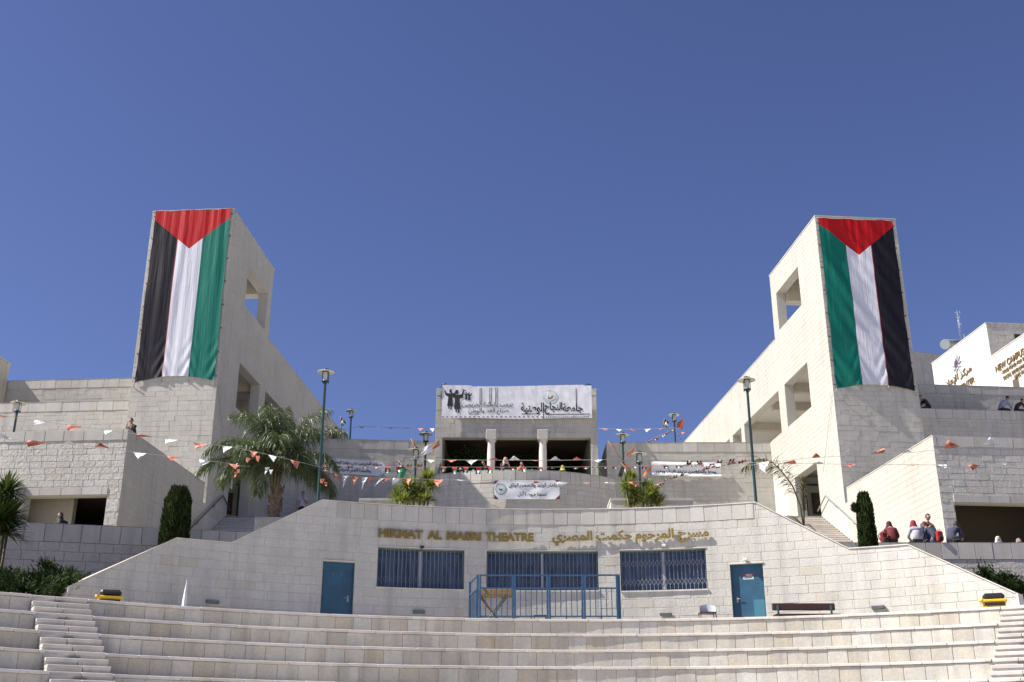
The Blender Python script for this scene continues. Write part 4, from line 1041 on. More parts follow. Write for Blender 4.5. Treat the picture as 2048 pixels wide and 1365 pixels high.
# ================================================================== LAMP POSTS
def lamp_post(label, px, py, Y, zbase, s=1.0, group='green lamp posts'):
    s *= .92
    p = aty(px, py, Y); h = p.z - zbase
    t = thing('lamp_post', label, 'lamp post', (p.x, p.y, zbase), 0, group)
    T = Matrix.Translation((p.x, p.y, zbase)); mk = lambda b, n, m, par=t: b.build(n, m, par, T)
    Q = lambda pr: [(r * s, z if z < h - .9 else h + (z - h) * s) for r, z in pr]
    b = MB(); b.lathe(Q([(.14, 0), (.14, .05), (.085, .09), (.085, .9), (.07, .95), (.055, h - .60), (.075, h - .57), (.06, h - .52), (.05, h - .5)]), 12); mk(b, 'pole', 'post')
    b = MB(); b.lathe(Q([(.05, h - .5), (.17, h - .47), (.17, h - .44), (.06, h - .42)]), 14); hd = mk(b, 'lamp_base', 'post')
    b = MB(); b.lathe(Q([(.10, h - .42), (.115, h - .2), (.12, h - .03), (0, h - .03)]), 14); mk(b, 'lamp_glass', 'lampglass')
    b = MB(); b.lathe(Q([(.12, h + .045), (.385, h - .02), (.39, h - .035), (.12, h + .01)]), 24); mk(b, 'lamp_shade', 'shade')
    b = MB(); b.lathe(Q([(.15, h + .03), (.15, h + .07), (.11, h + .12), (.05, h + .15), (.02, h + .18), (0, h + .18)]), 14); mk(b, 'lamp_cap', 'post')
    for k in range(4):
        a = math.pi / 4 + k * math.pi / 2; b = MB(); b.tube([(.165 * s * math.cos(a), .165 * s * math.sin(a), h - .52 * s), (.165 * s * math.cos(a), .165 * s * math.sin(a), h + .12 * s)], .013, 5); mk(b, 'cage_rod', 'post')
    return t, T, h
lamp_post('tall green lamp post standing beside the palm tree', 652, 744, 36.8, 6.3, .85)
lamp_post('tall green lamp post in front of the right sunlit wall', 1493, 760, 36.8, 6.3, .85)
lamp_post('small distant lamp post against the sky, left of the gatehouse', 703, 822, 70, 15.92)
lamp_post('small distant lamp post against the sky, right of the gatehouse', 1348, 830, 70, 15.92)
lamp_post('green lamp post just left of the gatehouse, its head against the pillar edge', 852, 868, 57, 11.25)
lamp_post('shorter nearer lamp post rising behind the left yucca clump', 832, 900, 50, 8.0)
lamp_post('green lamp post just right of the gatehouse, a flag stick leaning on it', 1245, 870, 57, 11.25)
lamp_post('shorter nearer lamp post rising behind the right yucca clump', 1278, 908, 50, 8.0)
lamp_post('lamp post behind the parapet at the left edge of the picture', 37, 806, 50, 11.2)

# ================================================================== FLAGS ON STICKS
def small_flag(label, Y, stick, quad_, cols, furl=.05, group=None):
    """stick = two photo points; quad_ = 4 corners of the cloth (hoist top, hoist bottom, fly bottom, fly top)"""
    A = [aty(x, y, Y) for x, y in quad_]; root = thing('small_flag', label, 'flag', tuple(A[0]), 0, group)
    if stick:
        b = MB(); b.tube([aty(*stick[0], Y), aty(*stick[1], Y)], .018, 6); b.build('stick', 'plywood', root)
    n = 12; V = []; F = []; mi = []
    for j in range(n + 1):
        for i in range(n + 1):
            u, v = i / n, j / n; p = A[0].lerp(A[3], u).lerp(A[1].lerp(A[2], u), v)
            p = p + Vector((0, furl * math.sin(u * 7 + v * 2) * (.3 + u), furl * .4 * math.sin(u * 5 + v) * u)); V.append(tuple(p))
    b = MB(); mats = []
    for j in range(n):
        for i in range(n):
            u, v = (i + .5) / n, (j + .5) / n
            if len(cols) == 4: k = 3 if u < .36 * (1 - abs(2 * v - 1)) else (0 if v < 1 / 3 else 1 if v < 2 / 3 else 2)
            else: k = 0
            mi.append(k); F.append((j * (n + 1) + i, (j + 1) * (n + 1) + i, (j + 1) * (n + 1) + i + 1, j * (n + 1) + i + 1))
    me = bpy.data.meshes.new('cloth'); me.from_pydata(V, [], F)
    for c in cols: me.materials.append(c)
    me.polygons.foreach_set('material_index', mi); me.polygons.foreach_set('use_smooth', [True] * len(F)); me.update(); link('cloth', me, root)
    return root
FK, FW, FG, FR_ = mat('flag_black', (.02, .018, .02), .6), M['whiteP'], mat('flag_green', (.01, .20, .08), .6), mat('flag_red', (.5, .02, .02), .6)
PAL = [FK, FW, FG, FR_]; OR = [mat('flag_orange', (.58, .15, .07), .7, vary=.1)]
small_flag('tiny flag flying against the sky beside the left distant lamp', 70, ((681, 833), (684, 860)), [(681, 834), (680, 848), (686, 852), (692, 845)], PAL)
small_flag('tiny flag flying against the sky beside the right distant lamp', 70, ((1329, 837), (1325, 862)), [(1329, 838), (1326, 853), (1335, 857), (1338, 844)], PAL)
small_flag('orange flag blowing up beside the right distant lamp', 70, None, [(1353, 846), (1354, 857), (1365, 858), (1369, 837)], OR)
small_flag('white flag stretched between the two left lamp posts', 52, ((836, 915), (872, 884)), [(845, 897), (840, 914), (865, 903), (862, 887)], [FW], .02)
small_flag('orange flag fluttering against the left gatehouse pillar', 58, ((860, 905), (881, 876)), [(878, 880), (864, 896), (868, 899), (880, 890)], OR, .02)
small_flag('dark red furled flag on a stick above the left nearer lamp', 50, ((822, 878), (834, 908)), [(822, 878), (824, 889), (834, 893), (829, 886)], OR, .02)
small_flag('green flag hanging from a stick left of the left yucca clump', 49, ((796, 922), (825, 950)), [(796, 922), (800, 936), (796, 955), (812, 936)], PAL, .04)
small_flag('green and white flag drooping beside the left lamp, behind the pennants', 49, None, [(798, 934), (794, 953), (806, 958), (814, 938)], [FG], .03)
small_flag('furled flag on a long stick leaning right against the right lamp', 55, ((1216, 883), (1250, 927)), [(1216, 883), (1219, 889), (1233, 903), (1228, 894)], [FR_], .02)
small_flag('brown furled flag on a stick crossing behind the right lamp', 55, ((1252, 910), (1273, 891)), [(1256, 906), (1253, 913), (1264, 909), (1270, 896)], OR, .02)
small_flag('flag hanging limp on the right lamp post, black stripe outward', 55, ((1243, 927), (1276, 962)), [(1246, 925), (1262, 938), (1262, 962), (1236, 952)], PAL, .04)
small_flag('rust coloured flag hanging beside the nearer right lamp', 49, None, [(1310, 926), (1300, 942), (1284, 956), (1288, 945)], OR, .04)
small_flag('green furled flag leaning at the foot of the left gatehouse pillar', 59, ((876, 950), (882, 925)), [(880, 927), (875, 946), (879, 948), (883, 930)], [FG], .01)
small_flag('green striped pole leaning at the right end of the curved wall', 58, ((1193, 932), (1203, 954)), [(1193, 932), (1201, 952), (1204, 952), (1197, 932)], [FG], .01)

# ================================================================== BUNTING
def along(pts, x):
    for (x0, y0), (x1, y1) in zip(pts, pts[1:]):
        if x0 <= x <= x1: return y0 + (y1 - y0) * (x - x0) / (x1 - x0)
    return pts[-1][1]
_txt = {}
def bunting(label, pts, Y, items, group='bunting strings', mini=False, Y2=None):
    """pts: string through photo points at depth Y (to Y2); items: (x, width_px, apex dx, apex dy, kind)"""
    xs0, xs1 = pts[0][0], pts[-1][0]; YY = lambda x: Y + ((Y2 or Y) - Y) * (x - xs0) / max(1, xs1 - xs0)
    q0 = aty(*pts[0], YY(xs0)); root = thing('bunting', label, 'bunting', tuple(q0), 0, group)
    b = MB(); b.tube([aty(x, y, YY(x)) for x, y in pts], .008 if Y < 45 else .012, 4); b.build('string', 'rope', root)
    rr = random.Random(int(xs0 * 7 + pts[0][1]))
    for x, wpx, ax, ay, k in items:
        wpx *= .86
        y = along(pts, x); Yx = YY(x); a = aty(x - wpx / 2, along(pts, max(xs0, x - wpx / 2)), Yx); c = aty(x + wpx / 2, along(pts, min(xs1, x + wpx / 2)), YY(x + wpx / 2))
        e = aty(x + ax, y + ay * .92, Yx) + Vector((0, -.12 * rr.random() - .05, 0)); n = 5; V = []; F = []
        bulge = rr.uniform(-.10, .10)
        if mini:
            V = []; d = e - (a + c) / 2; nn = 6; mi = []
            for j in range(nn + 1):
                for i in range(nn + 1):
                    p = a.lerp(c, i / nn) + d * (j / nn); V.append(tuple(p + Vector((0, bulge * math.sin(j), 0))))
            for j in range(nn):
                for i in range(nn):
                    u, v = (i + .5) / nn, (j + .5) / nn; mi.append(3 if v < .4 * (1 - abs(2 * u - 1)) + .12 else (0 if u < .33 else 1 if u < .67 else 2)); F.append((j * 7 + i, (j + 1) * 7 + i, (j + 1) * 7 + i + 1, j * 7 + i + 1))
            me = bpy.data.meshes.new('pennant'); me.from_pydata(V, [], F)
            for m_ in PAL: me.materials.append(m_)
            me.polygons.foreach_set('material_index', mi); me.update(); link('pennant', me, root); continue
        off = 0
        for j in range(n + 1):
            v = j / n
            for i in range(n + 1):
                u = i / n; p = a.lerp(c, u).lerp(e, v) if j < n else e.copy()
                p += Vector((0, bulge * math.sin(v * 3 + u * 4), bulge * .35 * math.sin(u * 6 + v * 2) * v)); V.append(tuple(p))
        F = [(j * (n + 1) + i, (j + 1) * (n + 1) + i, (j + 1) * (n + 1) + i + 1, j * (n + 1) + i + 1) for j in range(n) for i in range(n)]
        b = MB(); b.add(V, F, sm=True); pn = b.build('pennant', 'orange' if k == 'o' else 'whiteP', root)
        if wpx > 17 and abs(ay) > 7:     # small print in the middle of the pennant
            if k not in _txt: _txt[k] = text_geo('30', 1, .62, bold=.03) if k == 'o' else text_geo('E', 1, .7, bold=.03)
            vs, fs = _txt[k]; ax1 = (c - a); s = ax1.length * .26; ctr = (a + c) / 2 * .66 + e * .34; ux = ax1.normalized(); uz = ((a + c) / 2 - e).normalized()
            b = MB()
            if k == 'o': b.add([ctr + ux * v[0] * s + uz * v[1] * s + Vector((0, -.05 - abs(bulge), 0)) for v in vs], fs)
            else:
                nn = 10; b.add([ctr + ux * .5 * s * math.cos(t * .628) + uz * .5 * s * math.sin(t * .628) + Vector((0, -.05 - abs(bulge), 0)) for t in range(nn)], [tuple(range(nn))])
            b.build('pennant_print', 'printorn' if k == 'o' else 'printgrey', pn)
    return root
bunting('upper pennant string crossing the left block from the picture edge to the palm', [(-60, 822), (0, 831), (150, 852), (290, 871), (400, 887), (470, 895), (560, 915), (655, 938)], 36,
        [(-5, 36, 10, 6, 'o'), (82, 30, -12, 10, 'w'), (150, 36, -12, 13, 'o'), (215, 24, -2, 13, 'w'), (290, 34, -14, 5, 'o'), (343, 30, -10, 13, 'w'), (402, 34, -10, 15, 'o'), (455, 24, -6, 17, 'w'), (506, 22, 6, 14, 'o'), (545, 20, 4, 16, 'w'), (590, 22, 4, 18, 'o')])
bunting('lower pennant string crossing the left block and the shaded side wall', [(-60, 868), (0, 877), (70, 883), (140, 889), (210, 896), (280, 906), (345, 914), (420, 922), (500, 934)], 35,
        [(8, 40, -4, -12, 'w'), (73, 40, -14, 12, 'o'), (140, 34, 0, -7, 'w'), (208, 36, -4, -8, 'o'), (279, 34, 0, 17, 'w'), (346, 30, 0, 11, 'o'), (410, 28, -5, 14, 'w'), (468, 26, 4, 12, 'o')])
bunting('string of large hanging pennants in front of the shaded back wall', [(650, 944), (700, 953), (760, 957), (830, 958), (880, 960), (960, 961), (1120, 965), (1240, 966), (1300, 962)], 40,
        [(652, 18, -4, 26, 'o'), (671, 15, 3, 22, 'o'), (691, 15, -4, 28, 'w'), (711, 14, -4, 26, 'o'), (730, 14, -6, 28, 'w'), (744, 16, -6, 12, 'o'), (764, 12, -14, 20, 'w'), (776, 18, -12, 12, 'o'), (793, 16, -8, 16, 'w'), (816, 14, 2, 18, 'o'), (875, 26, 2, 19, 'o'), (923, 30, 0, 3, 'w'), (970, 24, -2, 3, 'o'), (1020, 12, 0, -5, 'w'), (1072, 24, -2, 3, 'o'), (1125, 26, -10, 12, 'w'), (1174, 20, -2, 4, 'o'), (1220, 28, -2, 5, 'w'), (1266, 22, 4, 12, 'o')])
bunting('pennant string spanning in front of the gatehouse columns', [(820, 918), (870, 920), (1000, 921), (1120, 921), (1210, 920), (1250, 922)], 47,
        [(862, 20, 0, 9, 'w'), (904, 26, 0, 7, 'o'), (943, 28, 0, 12, 'w'), (988, 24, 2, -6, 'o'), (1028, 28, 0, -8, 'w'), (1070, 26, 0, 3, 'o'), (1112, 28, -2, -8, 'w'), (1155, 26, -2, -6, 'o'), (1196, 22, 0, 8, 'w')])
bunting('high pennant string from the left distant lamp to the gatehouse', [(668, 866), (690, 859), (720, 853), (790, 856), (875, 857)], 60,
        [(684, 10, 0, 8, 'o'), (725, 20, 0, 6, 'o'), (757, 15, 0, 5, 'w'), (781, 12, 0, 4, 'o'), (812, 15, 0, 8, 'w'), (841, 14, 0, 8, 'o'), (864, 12, 2, 10, 'w')])
bunting('high pennant string from the gatehouse to the right distant lamp', [(1196, 857), (1240, 859), (1310, 858), (1348, 856), (1375, 868)], 60,
        [(1210, 18, 0, 5, 'o'), (1238, 16, 0, 6, 'w'), (1266, 15, 0, 5, 'o'), (1294, 16, 0, 8, 'w'), (1322, 14, -2, 4, 'o'), (1365, 10, 0, 8, 'o')])
bunting('upper pennant string crossing the right tower front to the picture edge', [(1500, 926), (1560, 923), (1610, 917), (1690, 912), (1760, 907), (1830, 905), (1905, 896), (1985, 889), (2060, 886), (2100, 884)], 36,
        [(1524, 30, 4, 26, 'w'), (1632, 20, -2, -8, 'o'), (1690, 24, 4, -11, 'w'), (1752, 36, 14, -8, 'o'), (1818, 30, -6, -6, 'w'), (1903, 34, -8, -14, 'o'), (1984, 40, -6, -14, 'w')])
bunting('lower pennant string crossing the right block to the picture edge', [(1480, 932), (1560, 927), (1700, 929), (1830, 930), (1950, 931), (2060, 928), (2100, 927)], 35,
        [(1577, 36, 10, -6, 'o'), (1635, 28, 0, -5, 'w'), (1700, 26, 0, 8, 'o'), (1758, 24, -8, -4, 'w'), (1826, 30, -4, 5, 'o'), (1888, 32, -2, 8, 'w'), (1948, 32, -6, 11, 'o'), (2016, 34, -6, 4, 'w')])
rr = random.Random(4)
bunting('straight string of tiny Palestinian flags across the middle of the picture', [(625, 932), (800, 934), (1000, 935), (1200, 934), (1400, 930), (1500, 921)], 42,
        [(x, 12, rr.uniform(-3, 3), h, 'm') for x, h in ((652, 12), (677, 12), (701, 5), (733, 6), (755, 6), (776, 15), (797, 16), (818, -4), (839, -4), (888, 11), (909, 16), (932, 14), (958, 17), (982, 15), (1004, 8), (1024, 8), (1047, 12), (1080, 9), (1103, 5), (1152, 6), (1172, 6), (1189, 4), (1209, 6), (1229, 6), (1268, 6), (1290, 8), (1332, 8), (1356, 7), (1378, -8), (1400, -8), (1424, 5), (1440, -4), (1462, -6), (1480, 6))], mini=True)
bunting('tangled string of tiny flags drooping over the sagging banner', [(1300, 974), (1340, 959), (1385, 947), (1430, 935), (1470, 928), (1505, 921)], 42,
        [(1300 + i * 10.5, 9, rr.uniform(-6, 6), rr.uniform(-8, 8), 'm') for i in range(19)], mini=True)
bunting('tiny flag string rising to the right distant lamp', [(1296, 883), (1320, 872), (1348, 858), (1352, 864), (1364, 881)], 68,
        [(1298 + i * 5.2, 5, rr.uniform(-2, 2), rr.uniform(3, 6), 'm') for i in range(10)] + [(1353, 4, 2, 5, 'm'), (1358, 4, 1, 5, 'm'), (1362, 4, 0, 5, 'm')], mini=True)
# ================================================================== PLANTS
def frond(root, o, az, el, L, droop, leaf, m='palm', n=46, r=None, name='frond', rach='stem', flip=1.0):
    """arching feather leaf: rachis curving over, two ranks of narrow drooping leaflets"""
    rr = r or R; d = Vector((math.cos(az) * math.cos(el), math.sin(az) * math.cos(el), math.sin(el))); p = Vector(o); P = [p.copy()]; st = L / 14
    D = [d.copy()]
    for i in range(14):
        d = (d + Vector((0, 0, -droop * (.35 + i / 9.0)))).normalized(); p = p + d * st; P.append(p.copy()); D.append(d.copy())
    b = MB(); b.tube(P, [.028 * (1 - .8 * i / 14) for i in range(15)], 5)
    fr_ = b.build(name + '_stem', rach, None) if False else None
    k0 = len(b.f)
    for i in range(n):
        t = .16 + .84 * i / n; a = min(13.99, t * 14); j = int(a); q = P[j].lerp(P[j + 1], a - j); dd = D[j]
        side = dd.cross(Vector((0, 0, 1)))
        side = side.normalized() if side.length > .05 else Vector((1, 0, 0))
        up = side.cross(dd)
        ll = leaf * (math.sin(math.pi * min(1, t * .86 + .12)) ** .5) * rr.uniform(.65, 1.15)
        for s in (-1, 1):
            for rep in range(3):
                ld = (side * s * rr.uniform(.5, 1) + dd * rr.uniform(.35, .9) + up * rr.uniform(-.3, .7)).normalized()
                w = .0095 * rr.uniform(.8, 1.3); pts = [q]; c = q.copy(); seg = 4
                for z in range(seg):
                    ld = (ld + Vector((0, 0, -.26 - .26 * z * rr.uniform(.4, 1.4)))).normalized(); c = c + ld * ll / seg; pts.append(c.copy())
                wd = ld.cross(Vector((rr.uniform(-1, 1), rr.uniform(-1, 1), .3))).normalized()
                vs = []
                for z, pt in enumerate(pts):
                    ww = w * (1 if z in (1, 2) else .6 if z < 4 else .1); vs += [pt - wd * ww, pt + wd * ww]
                b.add(vs, [(2 * z, 2 * z + 1, 2 * z + 3, 2 * z + 2) for z in range(seg)], 1)
    return b.build(name, [rach, m], root)
def rosette(b, c, r, n=60, rr=R, up=.35, w=.028):
    for i in range(n):
        az = rr.uniform(0, 2 * math.pi); el = math.asin(rr.uniform(-.35, 1)); d = Vector((math.cos(az) * math.cos(el), math.sin(az) * math.cos(el), math.sin(el) + .12)).normalized()
        L = r * rr.uniform(.75, 1.1); s = d.cross(Vector((0, 0, 1)));  s = s.normalized() if s.length > .1 else Vector((1, 0, 0))
        p0 = Vector(c) + d * .03; p1 = p0 + d * L * .5; p2 = p0 + d * L + Vector((0, 0, -.16 * L * (1 - d.z)))
        ww = w * rr.uniform(.8, 1.2); fold = s.cross(d) * ww * .5
        b.add([p0 - s * ww * .7, p0 + s * ww * .7, p1 + s * ww + fold, p1 - s * ww + fold, p2], [(0, 1, 2, 3), (3, 2, 4)])
# queen palm, left
pb = aty(547, 1056, 39); pb.z = 6.3
palm = thing('palm_tree', 'palm tree with drooping feathery crown and ragged short trunk, in front of the left stair', 'tree', tuple(pb))
ptop = aty(550, 968, 39)
b = MB(); hgt = ptop.z - pb.z; pr = []
rr = random.Random(3)
for i in range(26):
    t = i / 25; rad_ = .235 - .05 * t + (.035 if i % 3 == 0 else -.01) + rr.uniform(-.012, .012)
    if t > .86: rad_ *= 1 - (t - .86) * 2.2
    pr.append((rad_, hgt * t))
b.lathe(pr, 14, c=(pb.x, pb.y, pb.z)); v2 = []
for i, v in enumerate(b.v): v2.append((v[0] + .05 * noise.noise(Vector(v) * 3), v[1] + .05 * noise.noise(Vector(v) * 3.3), v[2] + .04 * noise.noise(Vector(v) * 4)))
b.v = v2; trunk = b.build('trunk', 'bark', palm)
for i in range(22):   # old leaf bases
    az = i * 2.4; z = pb.z + hgt * (.3 + .62 * i / 22); q = Vector((pb.x + .2 * math.cos(az), pb.y + .2 * math.sin(az), z)); o2 = q + Vector((.07 * math.cos(az), .07 * math.sin(az), .28))
    b = MB(); b.tube([q, o2], [.07, .02], 5); b.build('leaf_base', 'bark', trunk)
cc = Vector((ptop.x, ptop.y, ptop.z - .1))
for i in range(9):    # bundle of green leaf stalks rising from the trunk
    az = i * .7; q = cc + Vector((.10 * math.cos(az), .10 * math.sin(az), -.25)); e = cc + Vector((.22 * math.cos(az), .22 * math.sin(az), .8)); b = MB(); b.tube([q, e], [.06, .03], 6); b.build('leaf_stalk', 'stem', palm)
rr = random.Random(12)
ccz = cc + Vector((0, 0, .5))
spec = [(2.9, 1.15, 3.3, .14), (2.6, .95, 3.1, .15), (3.5, .8, 3.2, .16), (3.3, .45, 3.1, .12), (2.9, .5, 2.6, .16), (.35, 1.12, 3.4, .11), (.1, .95, 3.3, .13), (-.4, .55, 2.9, .14), (.5, .35, 2.7, .14), (-.15, .25, 2.4, .14), (-.8, .7, 2.4, .18),
        (4.2, .9, 2.5, .2), (4.9, 1.0, 2.6, .2), (5.4, .7, 2.4, .2), (1.2, .9, 2.8, .17), (1.9, 1.0, 2.8, .17), (1.57, 1.35, 2.8, .13), (2.3, 1.3, 3.0, .13), (3.9, 1.2, 2.8, .16), (.8, .6, 2.6, .17), (2.2, .5, 2.5, .17),  (4.6, 1.25, 2.6, .14), (3.1, 1.4, 2.7, .12), (3.7, .3, 2.3, .13), (5.9, 1.1, 2.6, .18)]
for az, el, L, dr in spec: frond(palm, ccz, az + rr.uniform(-.1, .1), min(1.5, el + .14), L * .96, dr * .92, .98, r=rr, n=66)
# bunting caught in the crown
cb = thing('tangled_bunting', 'orange and white pennants tangled in the left palm crown', 'bunting', tuple(ccz + Vector((-1, -1, 0))), 0, None)
for px, py, k in ((502, 905, 'o'), (512, 912, 'o'), (470, 930, 'w'), (468, 944, 'o'), (474, 938, 'o'), (640, 958, 'o'), (648, 964, 'o'), (530, 935, 'w'), (538, 940, 'w'), (493, 915, 'o')):
    q = aty(px, py, 36.6); b = MB(); s = .16
    b.add([q, q + Vector((s * rr.uniform(.6, 1), rr.uniform(-.1, .1), s * rr.uniform(-.3, .3))), q + Vector((s * rr.uniform(0, .6), 0, -s * rr.uniform(.8, 1.5))), q + Vector((s * rr.uniform(-.3, .2), .1, -s * .6))], [(0, 1, 2, 3)]); b.build('pennant', 'orange' if k == 'o' else 'whiteP', cb)

# young palm at the right: one long arching frond
qb = aty(1607, 1056, 37.4); sp_ = thing('young_palm', 'small young palm with one long arching half-dry frond by the right stair', 'tree', (qb.x, qb.y, 6.3))
b = MB(); b.tube([(qb.x, qb.y, 6.2), (qb.x, qb.y, qb.z)], [.09, .06], 8); b.build('trunk', 'bark', sp_)
def px_frond(pts, Y, leafL, n, m, root, hang=True):
    P = [aty(x, y, Y) for x, y in pts]; b = MB(); b.tube(P, [.03 * (1 - .75 * i / (len(P) - 1)) for i in range(len(P))], 5); rr = random.Random(n)
    tot = len(P) - 1
    for i in range(n):
        t = .22 + .78 * i / n; a = min(tot - .001, t * tot); j = int(a); q = P[j].lerp(P[j + 1], a - j); dd = (P[j + 1] - P[j]).normalized()
        for s in (-1, 1):
            ll = leafL * rr.uniform(.5, 1.1) * (.45 + .8 * math.sin(math.pi * min(1, t)) ) ; ld = (Vector((s * .5, rr.uniform(-.8, .4), .1)) + dd * rr.uniform(.4, .9)).normalized(); c = q.copy(); pp = [q]
            for z in range(4): ld = (ld + Vector((0, 0, -.42 if hang else -.1))).normalized(); c = c + ld * ll / 4; pp.append(c.copy())
            wd = ld.cross(Vector((rr.uniform(-1, 1), 1, .2))).normalized(); vs = []
            for z, pt in enumerate(pp): ww = .013 * (1 if z < 3 else .3); vs += [pt - wd * ww, pt + wd * ww]
            b.add(vs, [(2 * z, 2 * z + 1, 2 * z + 3, 2 * z + 2) for z in range(4)], 1)
    return b.build('frond', ['stem', m], root)
px_frond([(1607, 1052), (1600, 1010), (1585, 972), (1565, 945), (1545, 925), (1520, 919), (1498, 928), (1485, 938)], 37.4, .55, 95, 'palmdry', sp_)
px_frond([(1608, 1052), (1608, 1020), (1607, 990), (1606, 965), (1608, 955)], 37.6, .22, 55, 'palmdry', sp_, False)
px_frond([(1606, 1052), (1596, 1042), (1586, 1034), (1575, 1031)], 37.2, .05, 6, 'palmdry', sp_)
px_frond([(1610, 1050), (1618, 1050), (1628, 1059), (1634, 1066)], 37.2, .05, 6, 'palmdry', sp_)

def column_shrub(label, px, ytop, ybot, wpx, Y, tufts, seed):
    t_ = aty(px, ytop, Y); b_ = aty(px, ybot, Y); w_ = abs(aty(px + wpx / 2, (ytop + ybot) / 2, Y).x - t_.x); rr = random.Random(seed)
    base = Vector((b_.x, Y, 3.95)); H = t_.z - base.z; root = thing('cypress_tree', label, 'tree', tuple(base), 0, 'columnar cypresses')
    b = MB(); b.tube([base, base + Vector((0, 0, H * .8))], [.09, .03], 8); b.build('trunk', 'bark', root)
    b = MB()
    def rad_at(t, az): return w_ * (1.0 + .05 * math.sin(az * 3 + t * 7) + .05 * math.sin(az * 5 - t * 11)) * (1 - max(0, t - .9) * 4.5) * (.86 + .14 * math.sin(t * 3 + .6))
    b.lathe([(w_ * .72 * (1 - max(0, i / 12 - .9) * 5), H * i / 12 * .985) for i in range(13)], 14, c=tuple(base))
    for i in range(tufts):
        t = rr.random() ** .9; az = rr.uniform(0, 2 * math.pi); r_ = rad_at(t, az) * rr.uniform(.74, 1.03)
        q = base + Vector((r_ * math.cos(az), r_ * math.sin(az), H * t)); out = Vector((math.cos(az) * .35, math.sin(az) * .35, 1)).normalized()
        L = rr.uniform(.07, .16); s = out.cross(Vector((rr.uniform(-1, 1), rr.uniform(-1, 1), rr.uniform(-1, 1)))).normalized() * rr.uniform(.012, .028)
        b.add([q - s, q + s, q + out * L * .6 + s * .7, q + out * L, q + out * L * .6 - s * .7], [(0, 1, 2, 3, 4)])
    b.build('crown', 'cypress', root)
    return root, base, H, w_
column_shrub('columnar clipped cypress standing before the left handrail', 347, 978, 1092, 46, 34.6, 11000, 1)
rt, base, H, w_ = column_shrub('columnar cypress with side tuft, beside the sitting woman in maroon', 1738, 990, 1096, 47, 36.2, 11000, 2)
rr = random.Random(8)
for (px, py, n, r_) in ((1712, 1018, 420, .16),):
    c = aty(px, py, 36.2); b = MB()
    for i in range(n):
        d = Vector((rr.gauss(0, 1), rr.gauss(0, 1), rr.gauss(0, 1))).normalized(); q = c + d * r_ * rr.random() ** .4; out = (d * .5 + Vector((-.2, 0, 1))).normalized(); s = out.cross(d + Vector((.1, .2, .3))).normalized() * .018
        b.add([q - s, q + s, q + out * .12], [(0, 1, 2)])
    b.build('side_tuft', 'cypress', rt)

def yucca(label, heads, Y, zb, r, m, seed, n=70):
    rr = random.Random(seed); P = [aty(x, y, Y + rr.uniform(-.5, .5)) for x, y in heads]; root = thing('yucca', label, 'plant', (P[0].x, P[0].y, zb), 0, None)
    b = MB()
    for p in P:
        bx = P[0].x + (p.x - P[0].x) * .55; b.tube([(bx, p.y, zb), ((bx + p.x) / 2, p.y, (zb + p.z) / 2), p], [.05, .04, .035], 6)
    b.build('stem', 'stem', root)
    for p in P:
        b = MB(); rosette(b, p, r * rr.uniform(.85, 1.1), n, rr); b.build('leaf_rosette', m, root)
yucca('spiky yellow-green yucca clump at the foot of the left nearer lamp', [(816, 978), (794, 996), (842, 990), (855, 960), (862, 975), (828, 1002), (805, 1004), (850, 1002)], 45, 8.0, .60, 'yucca', 5, 150)
yucca('spiky yucca clump at the foot of the right nearer lamp', [(1260, 960), (1296, 978), (1268, 988), (1288, 1004), (1254, 976), (1314, 1010), (1305, 990), (1268, 1008)], 45, 8.0, .60, 'yucca', 6, 150)
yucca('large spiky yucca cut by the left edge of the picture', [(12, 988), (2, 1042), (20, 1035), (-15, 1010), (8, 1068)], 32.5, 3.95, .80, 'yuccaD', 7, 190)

def juniper(label, px, py, Y, rx, rz, seed, n=9000):
    c = aty(px, py, Y); rr = random.Random(seed); root = thing('juniper_shrub', label, 'shrub', (c.x, c.y, 3.95), 0, 'spreading junipers')
    b = MB()
    for i in range(7): az = i * .9; b.tube([(c.x, c.y, 3.9), (c.x + rx * .3 * math.cos(az), c.y + rx * .2 * math.sin(az), c.z - rz * .6)], [.04, .015], 5)
    b.build('branches', 'bark', root)
    b = MB(); H = c.z - 3.95
    cl = []
    for i in range(26):
        az = rr.uniform(0, 2 * math.pi); q = rr.random() ** .5; cl.append((Vector((c.x + rx * q * math.cos(az), c.y + rx * .7 * q * math.sin(az), 3.95 + H * rr.uniform(.25, 1.0) * (1 - .35 * q * q) + rr.uniform(-.1, .15))), Vector((math.cos(az), math.sin(az) * .7, rr.uniform(.25, .9))).normalized()))
    for i in range(n):
        o, d = rr.choice(cl); t = rr.random(); q = o + d * (t * .55 - .2) * (.6 + rx * .35) + Vector((rr.gauss(0, .11), rr.gauss(0, .11), rr.gauss(0, .08) - .12 * t * t))
        out = (d + Vector((rr.gauss(0, .45), rr.gauss(0, .45), rr.gauss(0, .3) + .2))).normalized(); s = out.cross(Vector((rr.gauss(0, 1), rr.gauss(0, 1), rr.gauss(0, 1)))).normalized() * rr.uniform(.010, .022); L = rr.uniform(.07, .16)
        b.add([q - s, q + s, q + out * L + s * .3, q + out * L - s * .3], [(0, 1, 2, 3)])
    b.build('foliage', 'juniper', root)
juniper('dark juniper at the left picture edge, behind the seating wall', 12, 1158, 30.0, 1.1, .4, 1)
juniper('tallest dark juniper in the middle of the left bed', 125, 1136, 31.0, 1.05, .6, 2, 11000)
juniper('low green juniper beside the left end of the theatre wall', 118, 1160, 29.6, .7, .5, 3, 8000)
juniper('front low juniper between the two dark ones, left bed', 66, 1168, 28.8, 1.0, .4, 4)
juniper('dark juniper beyond the right end of the theatre wall', 1978, 1150, 32.5, .95, .6, 5)
juniper('bushy green juniper at the right picture edge', 2035, 1168, 31.5, 1.0, .6, 6, 11000)
